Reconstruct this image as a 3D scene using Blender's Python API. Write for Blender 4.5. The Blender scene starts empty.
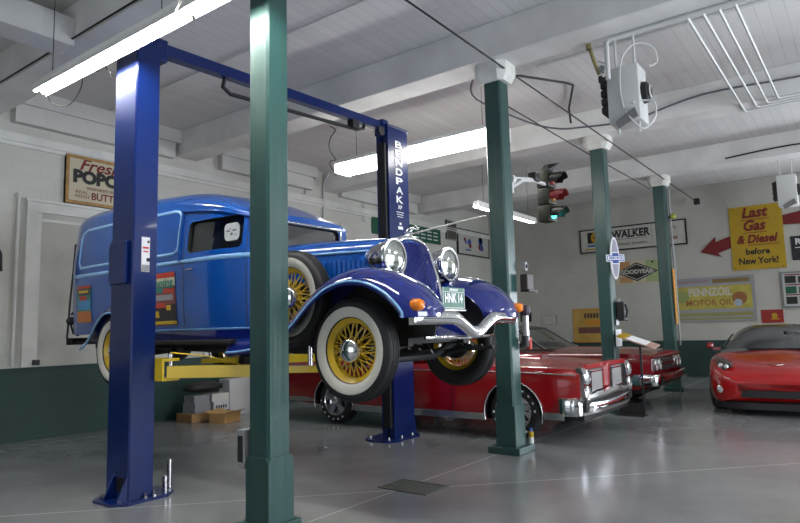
import bpy, bmesh, math, random
import numpy as np
from mathutils import Vector, Matrix
random.seed(4)
C = bpy.context.scene.collection
sc = bpy.context.scene
PI = math.pi

# ---------------- camera ----------------
cam_d = bpy.data.cameras.new('camera'); cam = bpy.data.objects.new('camera', cam_d); C.objects.link(cam)
cam_d.sensor_width = 36.0; cam_d.lens = 36.0*623.06/800.0; cam_d.clip_start = 0.05; cam_d.clip_end = 200
def _cam():
    p, y, r = [math.radians(a) for a in (6.25, 36.534, -1.459)]
    F = Vector((math.cos(y)*math.cos(p), math.sin(y)*math.cos(p), math.sin(p)))
    R = Vector((math.sin(y), -math.cos(y), 0)); U = R.cross(F)
    R2 = R*math.cos(r)+U*math.sin(r); U2 = -R*math.sin(r)+U*math.cos(r)
    m = Matrix((R2, U2, -F)).transposed().to_4x4(); m.translation = Vector((0, 0, 1.35)); return m
cam.matrix_world = _cam()
sc.camera = cam

# ---------------- world, daylight, exposure ----------------
w = bpy.data.worlds.new('world'); sc.world = w; w.use_nodes = True
w.node_tree.nodes['Background'].inputs[0].default_value = (0.75, 0.8, 0.88, 1)
w.node_tree.nodes['Background'].inputs[1].default_value = 0.6
def area(name, loc, size, power, col, direction, spread=PI):
    l = bpy.data.lights.new(name, 'AREA'); l.shape = 'RECTANGLE'; l.size, l.size_y = size
    l.energy = power; l.color = col; l.spread = spread
    o = bpy.data.objects.new(name, l); C.objects.link(o); o.location = loc
    o.rotation_euler = Vector(direction).to_track_quat('-Z', 'Y').to_euler(); return o
DAY = (0.86, 0.92, 1.0)
area('daylight_through_side_door', (5.6, -4.9, 1.7), (4.4, 2.8), 400, DAY, (0, 1, -.35))
area('daylight_through_back_door', (16.9, -2.9, 1.6), (3.0, 2.8), 420, DAY, (-1, .12, 0))
area('daylight_through_front_door', (-2.9, 3.5, 1.7), (4.4, 2.8), 30, DAY, (1, 0, 0))
sc.view_settings.view_transform = 'Standard'; sc.view_settings.look = 'None'
sc.view_settings.gamma = 1; sc.view_settings.use_curve_mapping = False
sc.view_settings.exposure = 0.3

# ---------------- materials ----------------
MATS = {}
def mat(name, col, rough=0.6, metal=0.0, coat=0.0, emit=None, es=0.0, noise=0.0, nscale=8.0, bump=0.0, trans=0.0, ior=1.45, alpha=1.0, dirt=None):
    if name in MATS: return MATS[name]
    m = bpy.data.materials.new(name); m.use_nodes = True; nt = m.node_tree; b = nt.nodes['Principled BSDF']
    b.inputs['Base Color'].default_value = (*col, 1); b.inputs['Roughness'].default_value = rough
    b.inputs['Metallic'].default_value = metal; b.inputs['Coat Weight'].default_value = coat
    b.inputs['Coat Roughness'].default_value = 0.04; b.inputs['IOR'].default_value = ior
    b.inputs['Transmission Weight'].default_value = trans; b.inputs['Alpha'].default_value = alpha
    if emit: b.inputs['Emission Color'].default_value = (*emit, 1); b.inputs['Emission Strength'].default_value = es
    if noise or bump:
        tc = nt.nodes.new('ShaderNodeTexCoord'); n = nt.nodes.new('ShaderNodeTexNoise')
        n.inputs['Scale'].default_value = nscale; n.inputs['Detail'].default_value = 6
        nt.links.new(tc.outputs['Object'], n.inputs['Vector'])
        if noise:
            mx = nt.nodes.new('ShaderNodeMix'); mx.data_type = 'RGBA'
            d = dirt or tuple(c*0.6 for c in col)
            mx.inputs[6].default_value = (*[min(1, c*(1+noise*0.5)) for c in col], 1); mx.inputs[7].default_value = (*d, 1)
            mr = nt.nodes.new('ShaderNodeMapRange'); mr.inputs[1].default_value = 0.35; mr.inputs[2].default_value = 0.75
            mr.inputs[4].default_value = min(1, noise*2)
            nt.links.new(n.outputs['Fac'], mr.inputs[0]); nt.links.new(mr.outputs[0], mx.inputs[0])
            nt.links.new(mx.outputs[2], b.inputs['Base Color'])
        if bump:
            bp = nt.nodes.new('ShaderNodeBump'); bp.inputs['Strength'].default_value = bump; bp.inputs['Distance'].default_value = 0.01
            nt.links.new(n.outputs['Fac'], bp.inputs['Height']); nt.links.new(bp.outputs[0], b.inputs['Normal'])
    MATS[name] = m; return m

# ---------------- mesh builder ----------------
class MB:
    def __init__(s, off=(0, 0, 0)): s.v = []; s.f = []; s.m = []; s.mats = []; s.off = off
    def mi(s, m):
        if m not in s.mats: s.mats.append(m)
        return s.mats.index(m)
    def add(s, vs, fs, m):
        o = len(s.v); s.v += [tuple(v) for v in vs]; k = s.mi(m)
        for f in fs: s.f.append(tuple(o+i for i in f)); s.m.append(k)
        return s
    def box(s, a, b, m, bev=0.0):
        x0, y0, z0 = a; x1, y1, z1 = b
        if bev <= 0:
            return s.add([(x0,y0,z0),(x1,y0,z0),(x1,y1,z0),(x0,y1,z0),(x0,y0,z1),(x1,y0,z1),(x1,y1,z1),(x0,y1,z1)],
                  [(3,2,1,0),(4,5,6,7),(0,1,5,4),(1,2,6,5),(2,3,7,6),(3,0,4,7)], m)
        bm = bmesh.new(); bmesh.ops.create_cube(bm, size=1)
        for v in bm.verts: v.co = Vector(((x0+x1)/2+v.co.x*(x1-x0), (y0+y1)/2+v.co.y*(y1-y0), (z0+z1)/2+v.co.z*(z1-z0)))
        bmesh.ops.bevel(bm, geom=list(bm.edges), offset=bev, segments=2, affect='EDGES', profile=0.5)
        bm.verts.index_update(); s.add([v.co[:] for v in bm.verts], [[v.index for v in f.verts] for f in bm.faces], m); bm.free(); return s
    def hexa(s, p, m):   # 8 corners: bottom 4 ccw, top 4 ccw
        return s.add(p, [(3,2,1,0),(4,5,6,7),(0,1,5,4),(1,2,6,5),(2,3,7,6),(3,0,4,7)], m)
    def cyl(s, a, b, r, m, n=16, r2=None, cap=True):
        a = Vector(a); b = Vector(b); d = (b-a).normalized(); r2 = r if r2 is None else r2
        u = d.orthogonal().normalized(); v = d.cross(u)
        vs = [a+(u*math.cos(t)+v*math.sin(t))*r for t in [2*PI*i/n for i in range(n)]]
        vs += [b+(u*math.cos(t)+v*math.sin(t))*r2 for t in [2*PI*i/n for i in range(n)]]
        fs = [(i, (i+1) % n, n+(i+1) % n, n+i) for i in range(n)]
        if cap: fs += [tuple(range(n-1, -1, -1)), tuple(range(n, 2*n))]
        return s.add([x[:] for x in vs], fs, m)
    def tube(s, pts, r, m, n=8, closed=False, rs=None, sx=1.0, up=None):
        pts = [Vector(p) for p in pts]; N = len(pts); vs = []; u = None
        for i, p in enumerate(pts):
            if closed: d = (pts[(i+1) % N]-pts[i-1])
            else: d = pts[min(i+1, N-1)]-pts[max(i-1, 0)]
            d.normalize()
            if up is not None: u = Vector(up) - d*d.dot(Vector(up)); u.normalize()
            elif u is None: u = d.orthogonal().normalized()
            else: u = (u-d*d.dot(u)).normalized()
            v = d.cross(u); rr = rs[i] if rs else r
            for k in range(n):
                t = 2*PI*k/n+PI/n; vs.append((p+u*math.cos(t)*rr+v*math.sin(t)*rr*sx)[:])
        fs = []
        for i in range(N if closed else N-1):
            j = (i+1) % N
            for k in range(n): fs.append((i*n+k, i*n+(k+1) % n, j*n+(k+1) % n, j*n+k))
        if not closed: fs += [tuple(range(n-1, -1, -1)), tuple(range((N-1)*n, N*n))]
        return s.add(vs, fs, m)
    def lathe(s, prof, m, origin=(0,0,0), axis=(0,1,0), n=40, closed=False):
        # prof: list of (radius, along)
        a = Vector(axis).normalized(); u = a.orthogonal().normalized(); v = a.cross(u); o = Vector(origin); vs = []
        for r, h in prof:
            for k in range(n):
                t = 2*PI*k/n; vs.append((o+a*h+(u*math.cos(t)+v*math.sin(t))*r)[:])
        P = len(prof); fs = []
        for i in range(P if closed else P-1):
            j = (i+1) % P
            for k in range(n): fs.append((i*n+k, i*n+(k+1) % n, j*n+(k+1) % n, j*n+k))
        return s.add(vs, fs, m)
    def grid(s, rows, m, closed=False):
        n = len(rows[0]); vs = [p for r in rows for p in r]; fs = []
        for i in range(len(rows)-1):
            for k in range(n if closed else n-1):
                fs.append((i*n+k, i*n+(k+1) % n, (i+1)*n+(k+1) % n, (i+1)*n+k))
        return s.add(vs, fs, m)
    def prism(s, poly, a, b, m):   # poly list of 3D points in one plane; extruded by vector b-a
        d = Vector(b)-Vector(a); n = len(poly); vs = [Vector(p)[:] for p in poly]+[(Vector(p)+d)[:] for p in poly]
        return s.add(vs, [tuple(range(n-1, -1, -1)), tuple(range(n, 2*n))]+[(i, (i+1) % n, n+(i+1) % n, n+i) for i in range(n)], m)
    def build(s, name, parent=None, smooth=None, fix=True):
        me = bpy.data.meshes.new(name); ox, oy, oz = s.off; me.from_pydata([(x+ox, y+oy, z+oz) for x, y, z in s.v], [], s.f); me.update()
        for m in s.mats: me.materials.append(m)
        me.polygons.foreach_set('material_index', s.m)
        if fix:
            bm = bmesh.new(); bm.from_mesh(me); bmesh.ops.recalc_face_normals(bm, faces=bm.faces); bm.to_mesh(me); bm.free()
        o = bpy.data.objects.new(name, me); C.objects.link(o)
        if parent: o.parent = parent
        if smooth is not None: shade(o, smooth)
        return o
def shade(o, ang=40):
    me = o.data
    me.polygons.foreach_set('use_smooth', [True]*len(me.polygons))
    bm = bmesh.new(); bm.from_mesh(me); th = math.radians(ang)
    for e in bm.edges:
        e.smooth = not (len(e.link_faces) == 2 and e.calc_face_angle(0) > th)
    bm.to_mesh(me); bm.free()
def ev_replace(o, keep_mats=True):
    dg = bpy.context.evaluated_depsgraph_get(); dg.update()
    me = bpy.data.meshes.new_from_object(o.evaluated_get(dg), depsgraph=dg)
    o.modifiers.clear(); o.data = me; return o
def boolean(o, cutters, op='DIFFERENCE'):
    for c in cutters:
        md = o.modifiers.new('b', 'BOOLEAN'); md.object = c; md.operation = op; md.solver = 'EXACT'
        try: md.material_mode = 'TRANSFER'
        except Exception: pass
    ev_replace(o)
    for c in cutters: bpy.data.objects.remove(c)
    return o
_tc = {}
def text_geo(txt, size, shear=0.0, bold=0.0):
    k = (txt, size, shear, bold)
    if k in _tc: return _tc[k]
    cu = bpy.data.curves.new('t', 'FONT'); cu.body = txt; cu.size = size; cu.align_x = 'CENTER'; cu.align_y = 'CENTER'
    cu.shear = shear; cu.offset = bold; cu.resolution_u = 3
    o = bpy.data.objects.new('t', cu); C.objects.link(o)
    dg = bpy.context.evaluated_depsgraph_get(); dg.update()
    me = o.evaluated_get(dg).to_mesh(); vs = [v.co[:] for v in me.vertices]; fs = [tuple(p.vertices) for p in me.polygons]
    o.evaluated_get(dg).to_mesh_clear(); bpy.data.objects.remove(o); bpy.data.curves.remove(cu)
    _tc[k] = (vs, fs); return vs, fs
def put_text(mb, txt, size, origin, right, up, m, width=None, shear=0.0, bold=0.0):
    vs, fs = text_geo(txt, size, shear, bold); o = Vector(origin); r = Vector(right).normalized(); u = Vector(up).normalized()
    xs = [v[0] for v in vs]; sx = 1.0; cx = (min(xs)+max(xs))/2
    if width: sx = width/(max(xs)-min(xs))
    mb.add([(o+r*(v[0]-cx)*sx+u*v[1])[:] for v in vs], fs, m)
def tag(o, label, cat, group=None, kind=None):
    if label: o['label'] = label
    if cat: o['category'] = cat
    if group: o['group'] = group
    if kind: o['kind'] = kind
    return o
def empty(name, loc, label, cat, group=None, rz=0.0):
    o = bpy.data.objects.new(name, None); C.objects.link(o); o.location = loc; o.rotation_euler = (0, 0, rz); o.empty_display_size = 0.1
    return tag(o, label, cat, group)
def struct(o): o['kind'] = 'structure'; return o
def copy_tree(o, parent=None):
    c = o.copy(); C.objects.link(c); c.parent = parent
    for ch in list(o.children): copy_tree(ch, c)
    return c
# ================= ROOM =================
def wall_mat(name, wains=0.97, brick=(0.44, 0.2), white=(0.64, 0.635, 0.585), green=(0.008, 0.036, 0.031), axis='X', bs=0.6, bw=(0.39,0.19)):
    m = bpy.data.materials.new(name); m.use_nodes = True; nt = m.node_tree; N = nt.nodes; L = nt.links; b = N['Principled BSDF']
    geo = N.new('ShaderNodeNewGeometry'); sep = N.new('ShaderNodeSeparateXYZ'); L.new(geo.outputs['Position'], sep.inputs[0])
    cb = N.new('ShaderNodeCombineXYZ'); L.new(sep.outputs['X' if axis == 'X' else 'Y'], cb.inputs[0]); L.new(sep.outputs['Z'], cb.inputs[1])
    def bricks(w, h, ms):
        br = N.new('ShaderNodeTexBrick'); br.inputs['Scale'].default_value = 1; br.inputs['Brick Width'].default_value = w
        br.inputs['Row Height'].default_value = h; br.inputs['Mortar Size'].default_value = ms; br.inputs['Mortar Smooth'].default_value = 0.4
        L.new(cb.outputs[0], br.inputs['Vector']); return br
    b1 = bricks(bw[0], bw[1], 0.006); b2 = bricks(0.21, 0.075, 0.006)
    gt = N.new('ShaderNodeMath'); gt.operation = 'GREATER_THAN'; gt.inputs[1].default_value = wains; L.new(sep.outputs['Z'], gt.inputs[0])
    no = N.new('ShaderNodeTexNoise'); no.inputs['Scale'].default_value = 1.3; no.inputs['Detail'].default_value = 7; L.new(geo.outputs['Position'], no.inputs['Vector'])
    mr = N.new('ShaderNodeMapRange'); mr.inputs[1].default_value = 0.35; mr.inputs[2].default_value = 0.8; L.new(no.outputs['Fac'], mr.inputs[0])
    wh = N.new('ShaderNodeMix'); wh.data_type = 'RGBA'; wh.inputs[6].default_value = (*white, 1); wh.inputs[7].default_value = (*[c*0.82 for c in white], 1); L.new(mr.outputs[0], wh.inputs[0])
    gr = N.new('ShaderNodeMix'); gr.data_type = 'RGBA'; gr.inputs[6].default_value = (*green, 1); gr.inputs[7].default_value = (*[c*1.5 for c in green], 1); L.new(mr.outputs[0], gr.inputs[0])
    # dirt in mortar joints
    wj = N.new('ShaderNodeMix'); wj.data_type = 'RGBA'; wj.blend_type = 'MULTIPLY'; wj.inputs[0].default_value = 0.0; wj.inputs[7].default_value = (0.72, 0.72, 0.7, 1)
    mj = N.new('ShaderNodeMath'); mj.operation = 'MULTIPLY'; mj.inputs[1].default_value = 0.18; L.new(b1.outputs['Fac'], mj.inputs[0]); L.new(mj.outputs[0], wj.inputs[0]); L.new(wh.outputs[2], wj.inputs[6])
    mx = N.new('ShaderNodeMix'); mx.data_type = 'RGBA'; L.new(gt.outputs[0], mx.inputs[0]); L.new(gr.outputs[2], mx.inputs[6]); L.new(wj.outputs[2], mx.inputs[7])
    L.new(mx.outputs[2], b.inputs['Base Color'])
    hm = N.new('ShaderNodeMix'); hm.data_type = 'FLOAT'; L.new(gt.outputs[0], hm.inputs[0]); L.new(b2.outputs['Fac'], hm.inputs[2]); L.new(b1.outputs['Fac'], hm.inputs[3])
    bp = N.new('ShaderNodeBump'); bp.inputs['Strength'].default_value = 0.35; bp.inputs['Distance'].default_value = 0.01; bp.invert = True
    L.new(hm.outputs[0], bp.inputs['Height']); L.new(bp.outputs[0], b.inputs['Normal'])
    b.inputs['Roughness'].default_value = 0.55
    return m
def floor_mat():
    m = bpy.data.materials.new('epoxy_floor'); m.use_nodes = True; nt = m.node_tree; N = nt.nodes; L = nt.links; b = N['Principled BSDF']
    geo = N.new('ShaderNodeNewGeometry')
    no = N.new('ShaderNodeTexNoise'); no.inputs['Scale'].default_value = 0.9; no.inputs['Detail'].default_value = 8; no.inputs['Roughness'].default_value = 0.6; L.new(geo.outputs['Position'], no.inputs['Vector'])
    cr = N.new('ShaderNodeMix'); cr.data_type = 'RGBA'; cr.inputs[6].default_value = (0.175, 0.18, 0.186, 1); cr.inputs[7].default_value = (0.24, 0.245, 0.252, 1)
    mr = N.new('ShaderNodeMapRange'); mr.inputs[1].default_value = 0.35; mr.inputs[2].default_value = 0.7; L.new(no.outputs['Fac'], mr.inputs[0]); L.new(mr.outputs[0], cr.inputs[0])
    sep = N.new('ShaderNodeSeparateXYZ'); L.new(geo.outputs['Position'], sep.inputs[0])
    def line(a, bb, c, wd):   # |a x + b y + c| < wd
        ax = N.new('ShaderNodeMath'); ax.operation = 'MULTIPLY'; ax.inputs[1].default_value = a; L.new(sep.outputs['X'], ax.inputs[0])
        ay = N.new('ShaderNodeMath'); ay.operation = 'MULTIPLY_ADD'; ay.inputs[1].default_value = bb; L.new(sep.outputs['Y'], ay.inputs[0]); L.new(ax.outputs[0], ay.inputs[2])
        ad = N.new('ShaderNodeMath'); ad.operation = 'ADD'; ad.inputs[1].default_value = c; L.new(ay.outputs[0], ad.inputs[0])
        ab = N.new('ShaderNodeMath'); ab.operation = 'ABSOLUTE'; L.new(ad.outputs[0], ab.inputs[0])
        lt = N.new('ShaderNodeMath'); lt.operation = 'LESS_THAN'; lt.inputs[1].default_value = wd; L.new(ab.outputs[0], lt.inputs[0]); return lt
    l1 = line(0.012, 1, -3.36, 0.008); mk = N.new('ShaderNodeMath'); mk.operation = 'GREATER_THAN'; mk.inputs[1].default_value = 3.3; L.new(sep.outputs['X'], mk.inputs[0]); mm = N.new('ShaderNodeMath'); mm.operation = 'MULTIPLY'; L.new(l1.outputs[0], mm.inputs[0]); L.new(mk.outputs[0], mm.inputs[1]); l1 = mm
    l2 = line(0.6984, 0.7157, -5.405, 0.008)
    mxx = N.new('ShaderNodeMath'); mxx.operation = 'MAXIMUM'; L.new(l1.outputs[0], mxx.inputs[0]); L.new(l2.outputs[0], mxx.inputs[1])
    ml = N.new('ShaderNodeMath'); ml.operation = 'MULTIPLY'; ml.inputs[1].default_value = 0.5; L.new(mxx.outputs[0], ml.inputs[0])
    c2 = N.new('ShaderNodeMix'); c2.data_type = 'RGBA'; L.new(ml.outputs[0], c2.inputs[0]); L.new(cr.outputs[2], c2.inputs[6]); c2.inputs[7].default_value = (0.6, 0.6, 0.58, 1)
    L.new(c2.outputs[2], b.inputs['Base Color'])
    rr = N.new('ShaderNodeMapRange'); rr.inputs[3].default_value = 0.12; rr.inputs[4].default_value = 0.26; L.new(no.outputs['Fac'], rr.inputs[0]); L.new(rr.outputs[0], b.inputs['Roughness'])
    n2 = N.new('ShaderNodeTexNoise'); n2.inputs['Scale'].default_value = 3.0; n2.inputs['Detail'].default_value = 3; L.new(geo.outputs['Position'], n2.inputs['Vector'])
    bp = N.new('ShaderNodeBump'); bp.inputs['Strength'].default_value = 0.12; bp.inputs['Distance'].default_value = 0.01; L.new(n2.outputs['Fac'], bp.inputs['Height']); L.new(bp.outputs[0], b.inputs['Normal'])
    return m
def plank_mat():
    m = bpy.data.materials.new('ceiling_planks'); m.use_nodes = True; nt = m.node_tree; N = nt.nodes; L = nt.links; b = N['Principled BSDF']
    geo = N.new('ShaderNodeNewGeometry'); sep = N.new('ShaderNodeSeparateXYZ'); L.new(geo.outputs['Position'], sep.inputs[0])
    cb = N.new('ShaderNodeCombineXYZ'); L.new(sep.outputs['X'], cb.inputs[0]); L.new(sep.outputs['Y'], cb.inputs[1])
    br = N.new('ShaderNodeTexBrick'); br.inputs['Scale'].default_value = 1; br.inputs['Brick Width'].default_value = 3.6; br.inputs['Row Height'].default_value = 0.14
    br.inputs['Mortar Size'].default_value = 0.004; br.inputs['Mortar Smooth'].default_value = 0.3; br.inputs['Color1'].default_value = (0.68, 0.675, 0.675, 1); br.inputs['Color2'].default_value = (0.74, 0.735, 0.73, 1)
    br.inputs['Mortar'].default_value = (0.52, 0.52, 0.52, 1); L.new(cb.outputs[0], br.inputs['Vector'])
    no = N.new('ShaderNodeTexNoise'); no.inputs['Scale'].default_value = 0.8; no.inputs['Detail'].default_value = 9; L.new(geo.outputs['Position'], no.inputs['Vector'])
    mr = N.new('ShaderNodeMapRange'); mr.inputs[1].default_value = 0.4; mr.inputs[2].default_value = 0.75; mr.inputs[4].default_value = 0.5; L.new(no.outputs['Fac'], mr.inputs[0])
    mx = N.new('ShaderNodeMix'); mx.data_type = 'RGBA'; L.new(mr.outputs[0], mx.inputs[0]); L.new(br.outputs['Color'], mx.inputs[6]); mx.inputs[7].default_value = (0.58, 0.57, 0.55, 1)
    L.new(mx.outputs[2], b.inputs['Base Color']); b.inputs['Roughness'].default_value = 0.6
    bp = N.new('ShaderNodeBump'); bp.inputs['Strength'].default_value = 0.4; bp.inputs['Distance'].default_value = 0.01; bp.invert = True
    L.new(br.outputs['Fac'], bp.inputs['Height']); L.new(bp.outputs[0], b.inputs['Normal'])
    return m
ZC = 4.78
X0, X1, Y0, Y1 = -3.0, 17.0, -5.0, 9.15
WL = wall_mat('left_wall_paint', axis='X'); WB = wall_mat('back_wall_paint', axis='Y', wains=0.9, white=(0.50, 0.495, 0.45))
MF = floor_mat(); MPL = plank_mat()
MBEAM = mat('beam_white_paint', (0.70, 0.70, 0.685), 0.6, noise=0.25, nscale=1.6, bump=0.25)
MWH = mat('white_paint', (0.68, 0.68, 0.65), 0.5, noise=0.2, nscale=3)
struct(MB().box((X0, Y0, -0.2), (X1, Y1, 0), MF).build('floor'))
struct(MB().box((X0, Y0, ZC), (X1, Y1, ZC+0.15), MPL).build('ceiling'))
struct(MB().box((X0-.2, Y1, 0), (X1+.2, Y1+.2, ZC), WL).build('wall_left'))
wb_ = MB(); wb_.box((X1, -1.4, 0), (X1+.2, Y1, ZC), WB); wb_.box((X1, Y0, 0), (X1+.2, -4.4, ZC), WB); wb_.box((X1, -4.4, 3.0), (X1+.2, -1.4, ZC), WB); struct(wb_.build('wall_back'))
# right wall with two garage door openings, front wall with one
wr = MB()
for a, b in ((X0, 3.4), (7.8, X1)): wr.box((a, Y0-.2, 0), (b, Y0, 3.1), WL)
wr.box((X0, Y0-.2, 3.1), (X1, Y0, ZC), WL); struct(wr.build('wall_right'))
wf = MB()
for a, b in ((Y0, 1.3), (5.7, Y1)): wf.box((X0-.2, a, 0), (X0, b, 3.1), WB)
wf.box((X0-.2, Y0, 3.1), (X0, Y1, ZC), WB); struct(wf.build('wall_front'))
# timber beams across the ceiling, over the columns
for xb in (-0.35, 3.14, 6.24, 9.84, 13.36):
    struct(MB().box((xb-.21, Y0, 4.36), (xb+.21, Y1, ZC), MBEAM, bev=0.012).build('ceiling_beam'))
# built-out upper brickwork and ledge on the left wall, between the beams
MUP = wall_mat('upper_block_paint', axis='X', bw=(0.6, 0.24), white=(0.66, 0.66, 0.63))
led = MB()
led.box((X0, Y1-.055, 4.04), (X1, Y1, 4.17), MWH, bev=.012)
led.box((X0, Y1-.03, 3.99), (X1, Y1, 4.04), MWH)
struct(led.build('trim_1'))
for a, b in ((0.2, 2.9), (3.5, 5.95), (6.9, 9.2), (10.1, 13.0)):
    u = MB(); u.box((a, Y1-.13, 4.3), (b, Y1, 4.56), MUP); u.box((a, Y1-.17, 4.56), (b+.1, Y1, ZC), MUP)
    struct(u.build('trim_2'))
# closed panel door in the left wall
MDOOR = mat('old_door_paint', (0.47, 0.47, 0.43), 0.55, noise=0.3, nscale=2, bump=0.15)
d = MB()
d.box((3.86, Y1-.03, 0.98), (6.6, Y1, 3.1), MDOOR)
struct(d.build('door_1'))
d = MB(); d.box((3.72, Y1-.065, 0.98), (3.859, Y1-.001, 3.099), MWH); d.box((6.601, Y1-.065, 0.98), (6.74, Y1-.001, 3.099), MWH)
d.box((3.72, Y1-.07, 3.1), (6.74, Y1-.001, 3.239), MWH); d.box((3.7, Y1-.09, 3.24), (6.76, Y1-.001, 3.28), MWH)
d.box((3.921, Y1-.044, 2.98), (6.599, Y1-.031, 3.02), MWH); d.box((3.861, Y1-.045, 0.98), (3.92, Y1-.031, 3.098), MWH)
struct(d.build('trim_3'))
d = MB(); d.cyl((3.62, Y1-.03, 1.0), (3.62, Y1-.03, 3.3), .022, MWH, 10); d.cyl((3.62, Y1-.03, 3.28), (3.62, Y1-.03, 3.34), .035, MWH, 10)
tag(d.build('conduit', smooth=40), 'white vertical conduit on the left wall beside the old door frame', 'pipe')
d = MB(); d.box((3.85, Y1-.13, 1.0), (3.93, Y1-.06, 1.07), mat('black_plastic', (0.02, 0.02, 0.025), .4), bev=.01)
tag(d.build('door_stop'), 'small black rubber door stop low on the old door frame', 'door stop')
# ---------------- columns ----------------
MG = bpy.data.materials.new('green_column_paint'); MG.use_nodes = True
def _mg():
    nt = MG.node_tree; N = nt.nodes; L = nt.links; b = N['Principled BSDF']
    tc = N.new('ShaderNodeTexCoord'); mp = N.new('ShaderNodeMapping'); mp.inputs['Scale'].default_value = (30, 30, 0.8); L.new(tc.outputs['Object'], mp.inputs[0])
    no = N.new('ShaderNodeTexNoise'); no.inputs['Scale'].default_value = 1; no.inputs['Detail'].default_value = 5; L.new(mp.outputs[0], no.inputs['Vector'])
    mx = N.new('ShaderNodeMix'); mx.data_type = 'RGBA'; mx.inputs[6].default_value = (0.011, 0.047, 0.042, 1); mx.inputs[7].default_value = (0.022, 0.078, 0.072, 1)
    L.new(no.outputs['Fac'], mx.inputs[0]); L.new(mx.outputs[2], b.inputs['Base Color'])
    b.inputs['Roughness'].default_value = 0.38; b.inputs['Coat Weight'].default_value = 0.15; b.inputs['Coat Roughness'].default_value = .3
    bp = N.new('ShaderNodeBump'); bp.inputs['Strength'].default_value = 0.35; bp.inputs['Distance'].default_value = 0.01
    L.new(no.outputs['Fac'], bp.inputs['Height']); L.new(bp.outputs[0], b.inputs['Normal'])
_mg()
MCAP = mat('white_capital_paint', (0.7, 0.7, 0.66), .6, noise=.3, nscale=5, bump=.3)
def octa(mb, cx, cy, h, c, z0, z1, m, h2=None, c2=None):
    def ring(h, c, z): return [(cx+x, cy+y, z) for x, y in ((-h+c,-h),(h-c,-h),(h,-h+c),(h,h-c),(h-c,h),(-h+c,h),(-h,h-c),(-h,-h+c))]
    a = ring(h, c, z0); b = ring(h2 if h2 else h, c2 if c2 is not None else c, z1)
    mb.add(a+b, [tuple(range(7, -1, -1)), tuple(range(8, 16))]+[(i, (i+1) % 8, 8+(i+1) % 8, 8+i) for i in range(8)], m)
COLS = [(3.03, 3.42), (6.30, 3.22), (9.86, 3.25), (13.4, 3.2)]
clabels = ['nearest green wooden column, tall timber post in the centre foreground', 'green wooden column right of the lifted blue van with a white camera bracket',
           'green wooden column behind the red muscle car hood, carrying a pointed oval sign', 'farthest green wooden column, with a long orange gauge strip']
for (cx, cy), lb, hs, hp in zip(COLS, clabels, (.118, .12, .122, .125), (.155, .19, .18, .16)):
    r = empty('column', (cx, cy, 0), lb, 'column', 'green timber columns in one row')
    m = MB(); octa(m, 0, 0, hs, .004, .07, .47, MG); octa(m, 0, 0, hs, .004, .47, .51, MG, hs, .03); octa(m, 0, 0, hs-.014, .018, .51, 4.17, MG); m.build('shaft', r)
    m = MB(); m.box((-hp, -hp, 0), (hp, hp, .07), MG, bev=.008); m.build('plinth', r)
    m = MB(); octa(m, 0, 0, .15, .05, 4.15, 4.24, MCAP, .2, .08); octa(m, 0, 0, .2, .08, 4.24, 4.359, MCAP); m.build('capital', r)
# ---------------- fluorescent lights ----------------
MT = bpy.data.materials.new('lit_fluorescent_tube'); MT.use_nodes = True
MT.node_tree.nodes['Principled BSDF'].inputs['Emission Color'].default_value = (1, 0.985, 0.93, 1)
MT.node_tree.nodes['Principled BSDF'].inputs['Emission Strength'].default_value = 60
MT2 = bpy.data.materials.new('lit_fluorescent_tube_bright'); MT2.use_nodes = True
MT2.node_tree.nodes['Principled BSDF'].inputs['Emission Color'].default_value = (1, 0.985, 0.93, 1)
MT2.node_tree.nodes['Principled BSDF'].inputs['Emission Strength'].default_value = 16
MREF = mat('light_reflector_enamel', (0.85, 0.85, 0.83), .35)
MWIRE = mat('dark_wire', (0.03, 0.03, 0.03), .6)
def strip(name, x, y0, y1, z, wd, tubes, label, group, alongx=False, mt=None):
    mt = mt or MT
    L_ = abs(y1-y0); r = empty(name, (x, (y0+y1)/2, z), label, 'ceiling light', group, rz=(PI/2 if alongx else 0))
    if alongx: r.location = ((y0+y1)/2, x, z)
    h = L_/2
    m = MB(); m.box((-.05, -h, .03), (.05, h, .09), MREF, bev=.006)
    for s in (-1, 1): m.hexa([(s*.05,-h,.03),(s*.05,h,.03),(s*.052,h,.045),(s*.052,-h,.045),(s*wd/2,-h,-.03),(s*wd/2,h,-.03),(s*(wd/2+.004),h,-.02),(s*(wd/2+.004),-h,-.02)], MREF)
    m.build('reflector_housing', r, smooth=30)
    k = wd*0.24 if tubes == 2 else 0
    for s in ((-1, 1) if tubes == 2 else (0,)):
        m = MB(); m.cyl((s*k, -h+.03, -.005), (s*k, h-.03, -.005), .019, mt, 12); t = m.build('tube', r, smooth=50)
        for e in (-1, 1): MB().box((s*k-.012, e*(h-.03)-.02, -.012), (s*k+.012, e*(h-.03)+.02, .04), MREF).build('tube_socket', r)
    for e in (-1, 1): MB().cyl((0, e*(h-.3), .09), (0, e*(h-.3), ZC-z-.0), .004, MWIRE, 6).build('hanging_wire', r)
    return r
strip('fluorescent_light', 2.68, 3.98, 6.42, 3.80, .15, 2, 'fluorescent strip light at top left passing in front of the near blue post', 'fluorescent strip lights')
strip('fluorescent_light', 2.68, 1.50, 3.94, 3.80, .15, 2, 'fluorescent strip light cut off by the top edge, left of the nearest green column', 'fluorescent strip lights')
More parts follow.
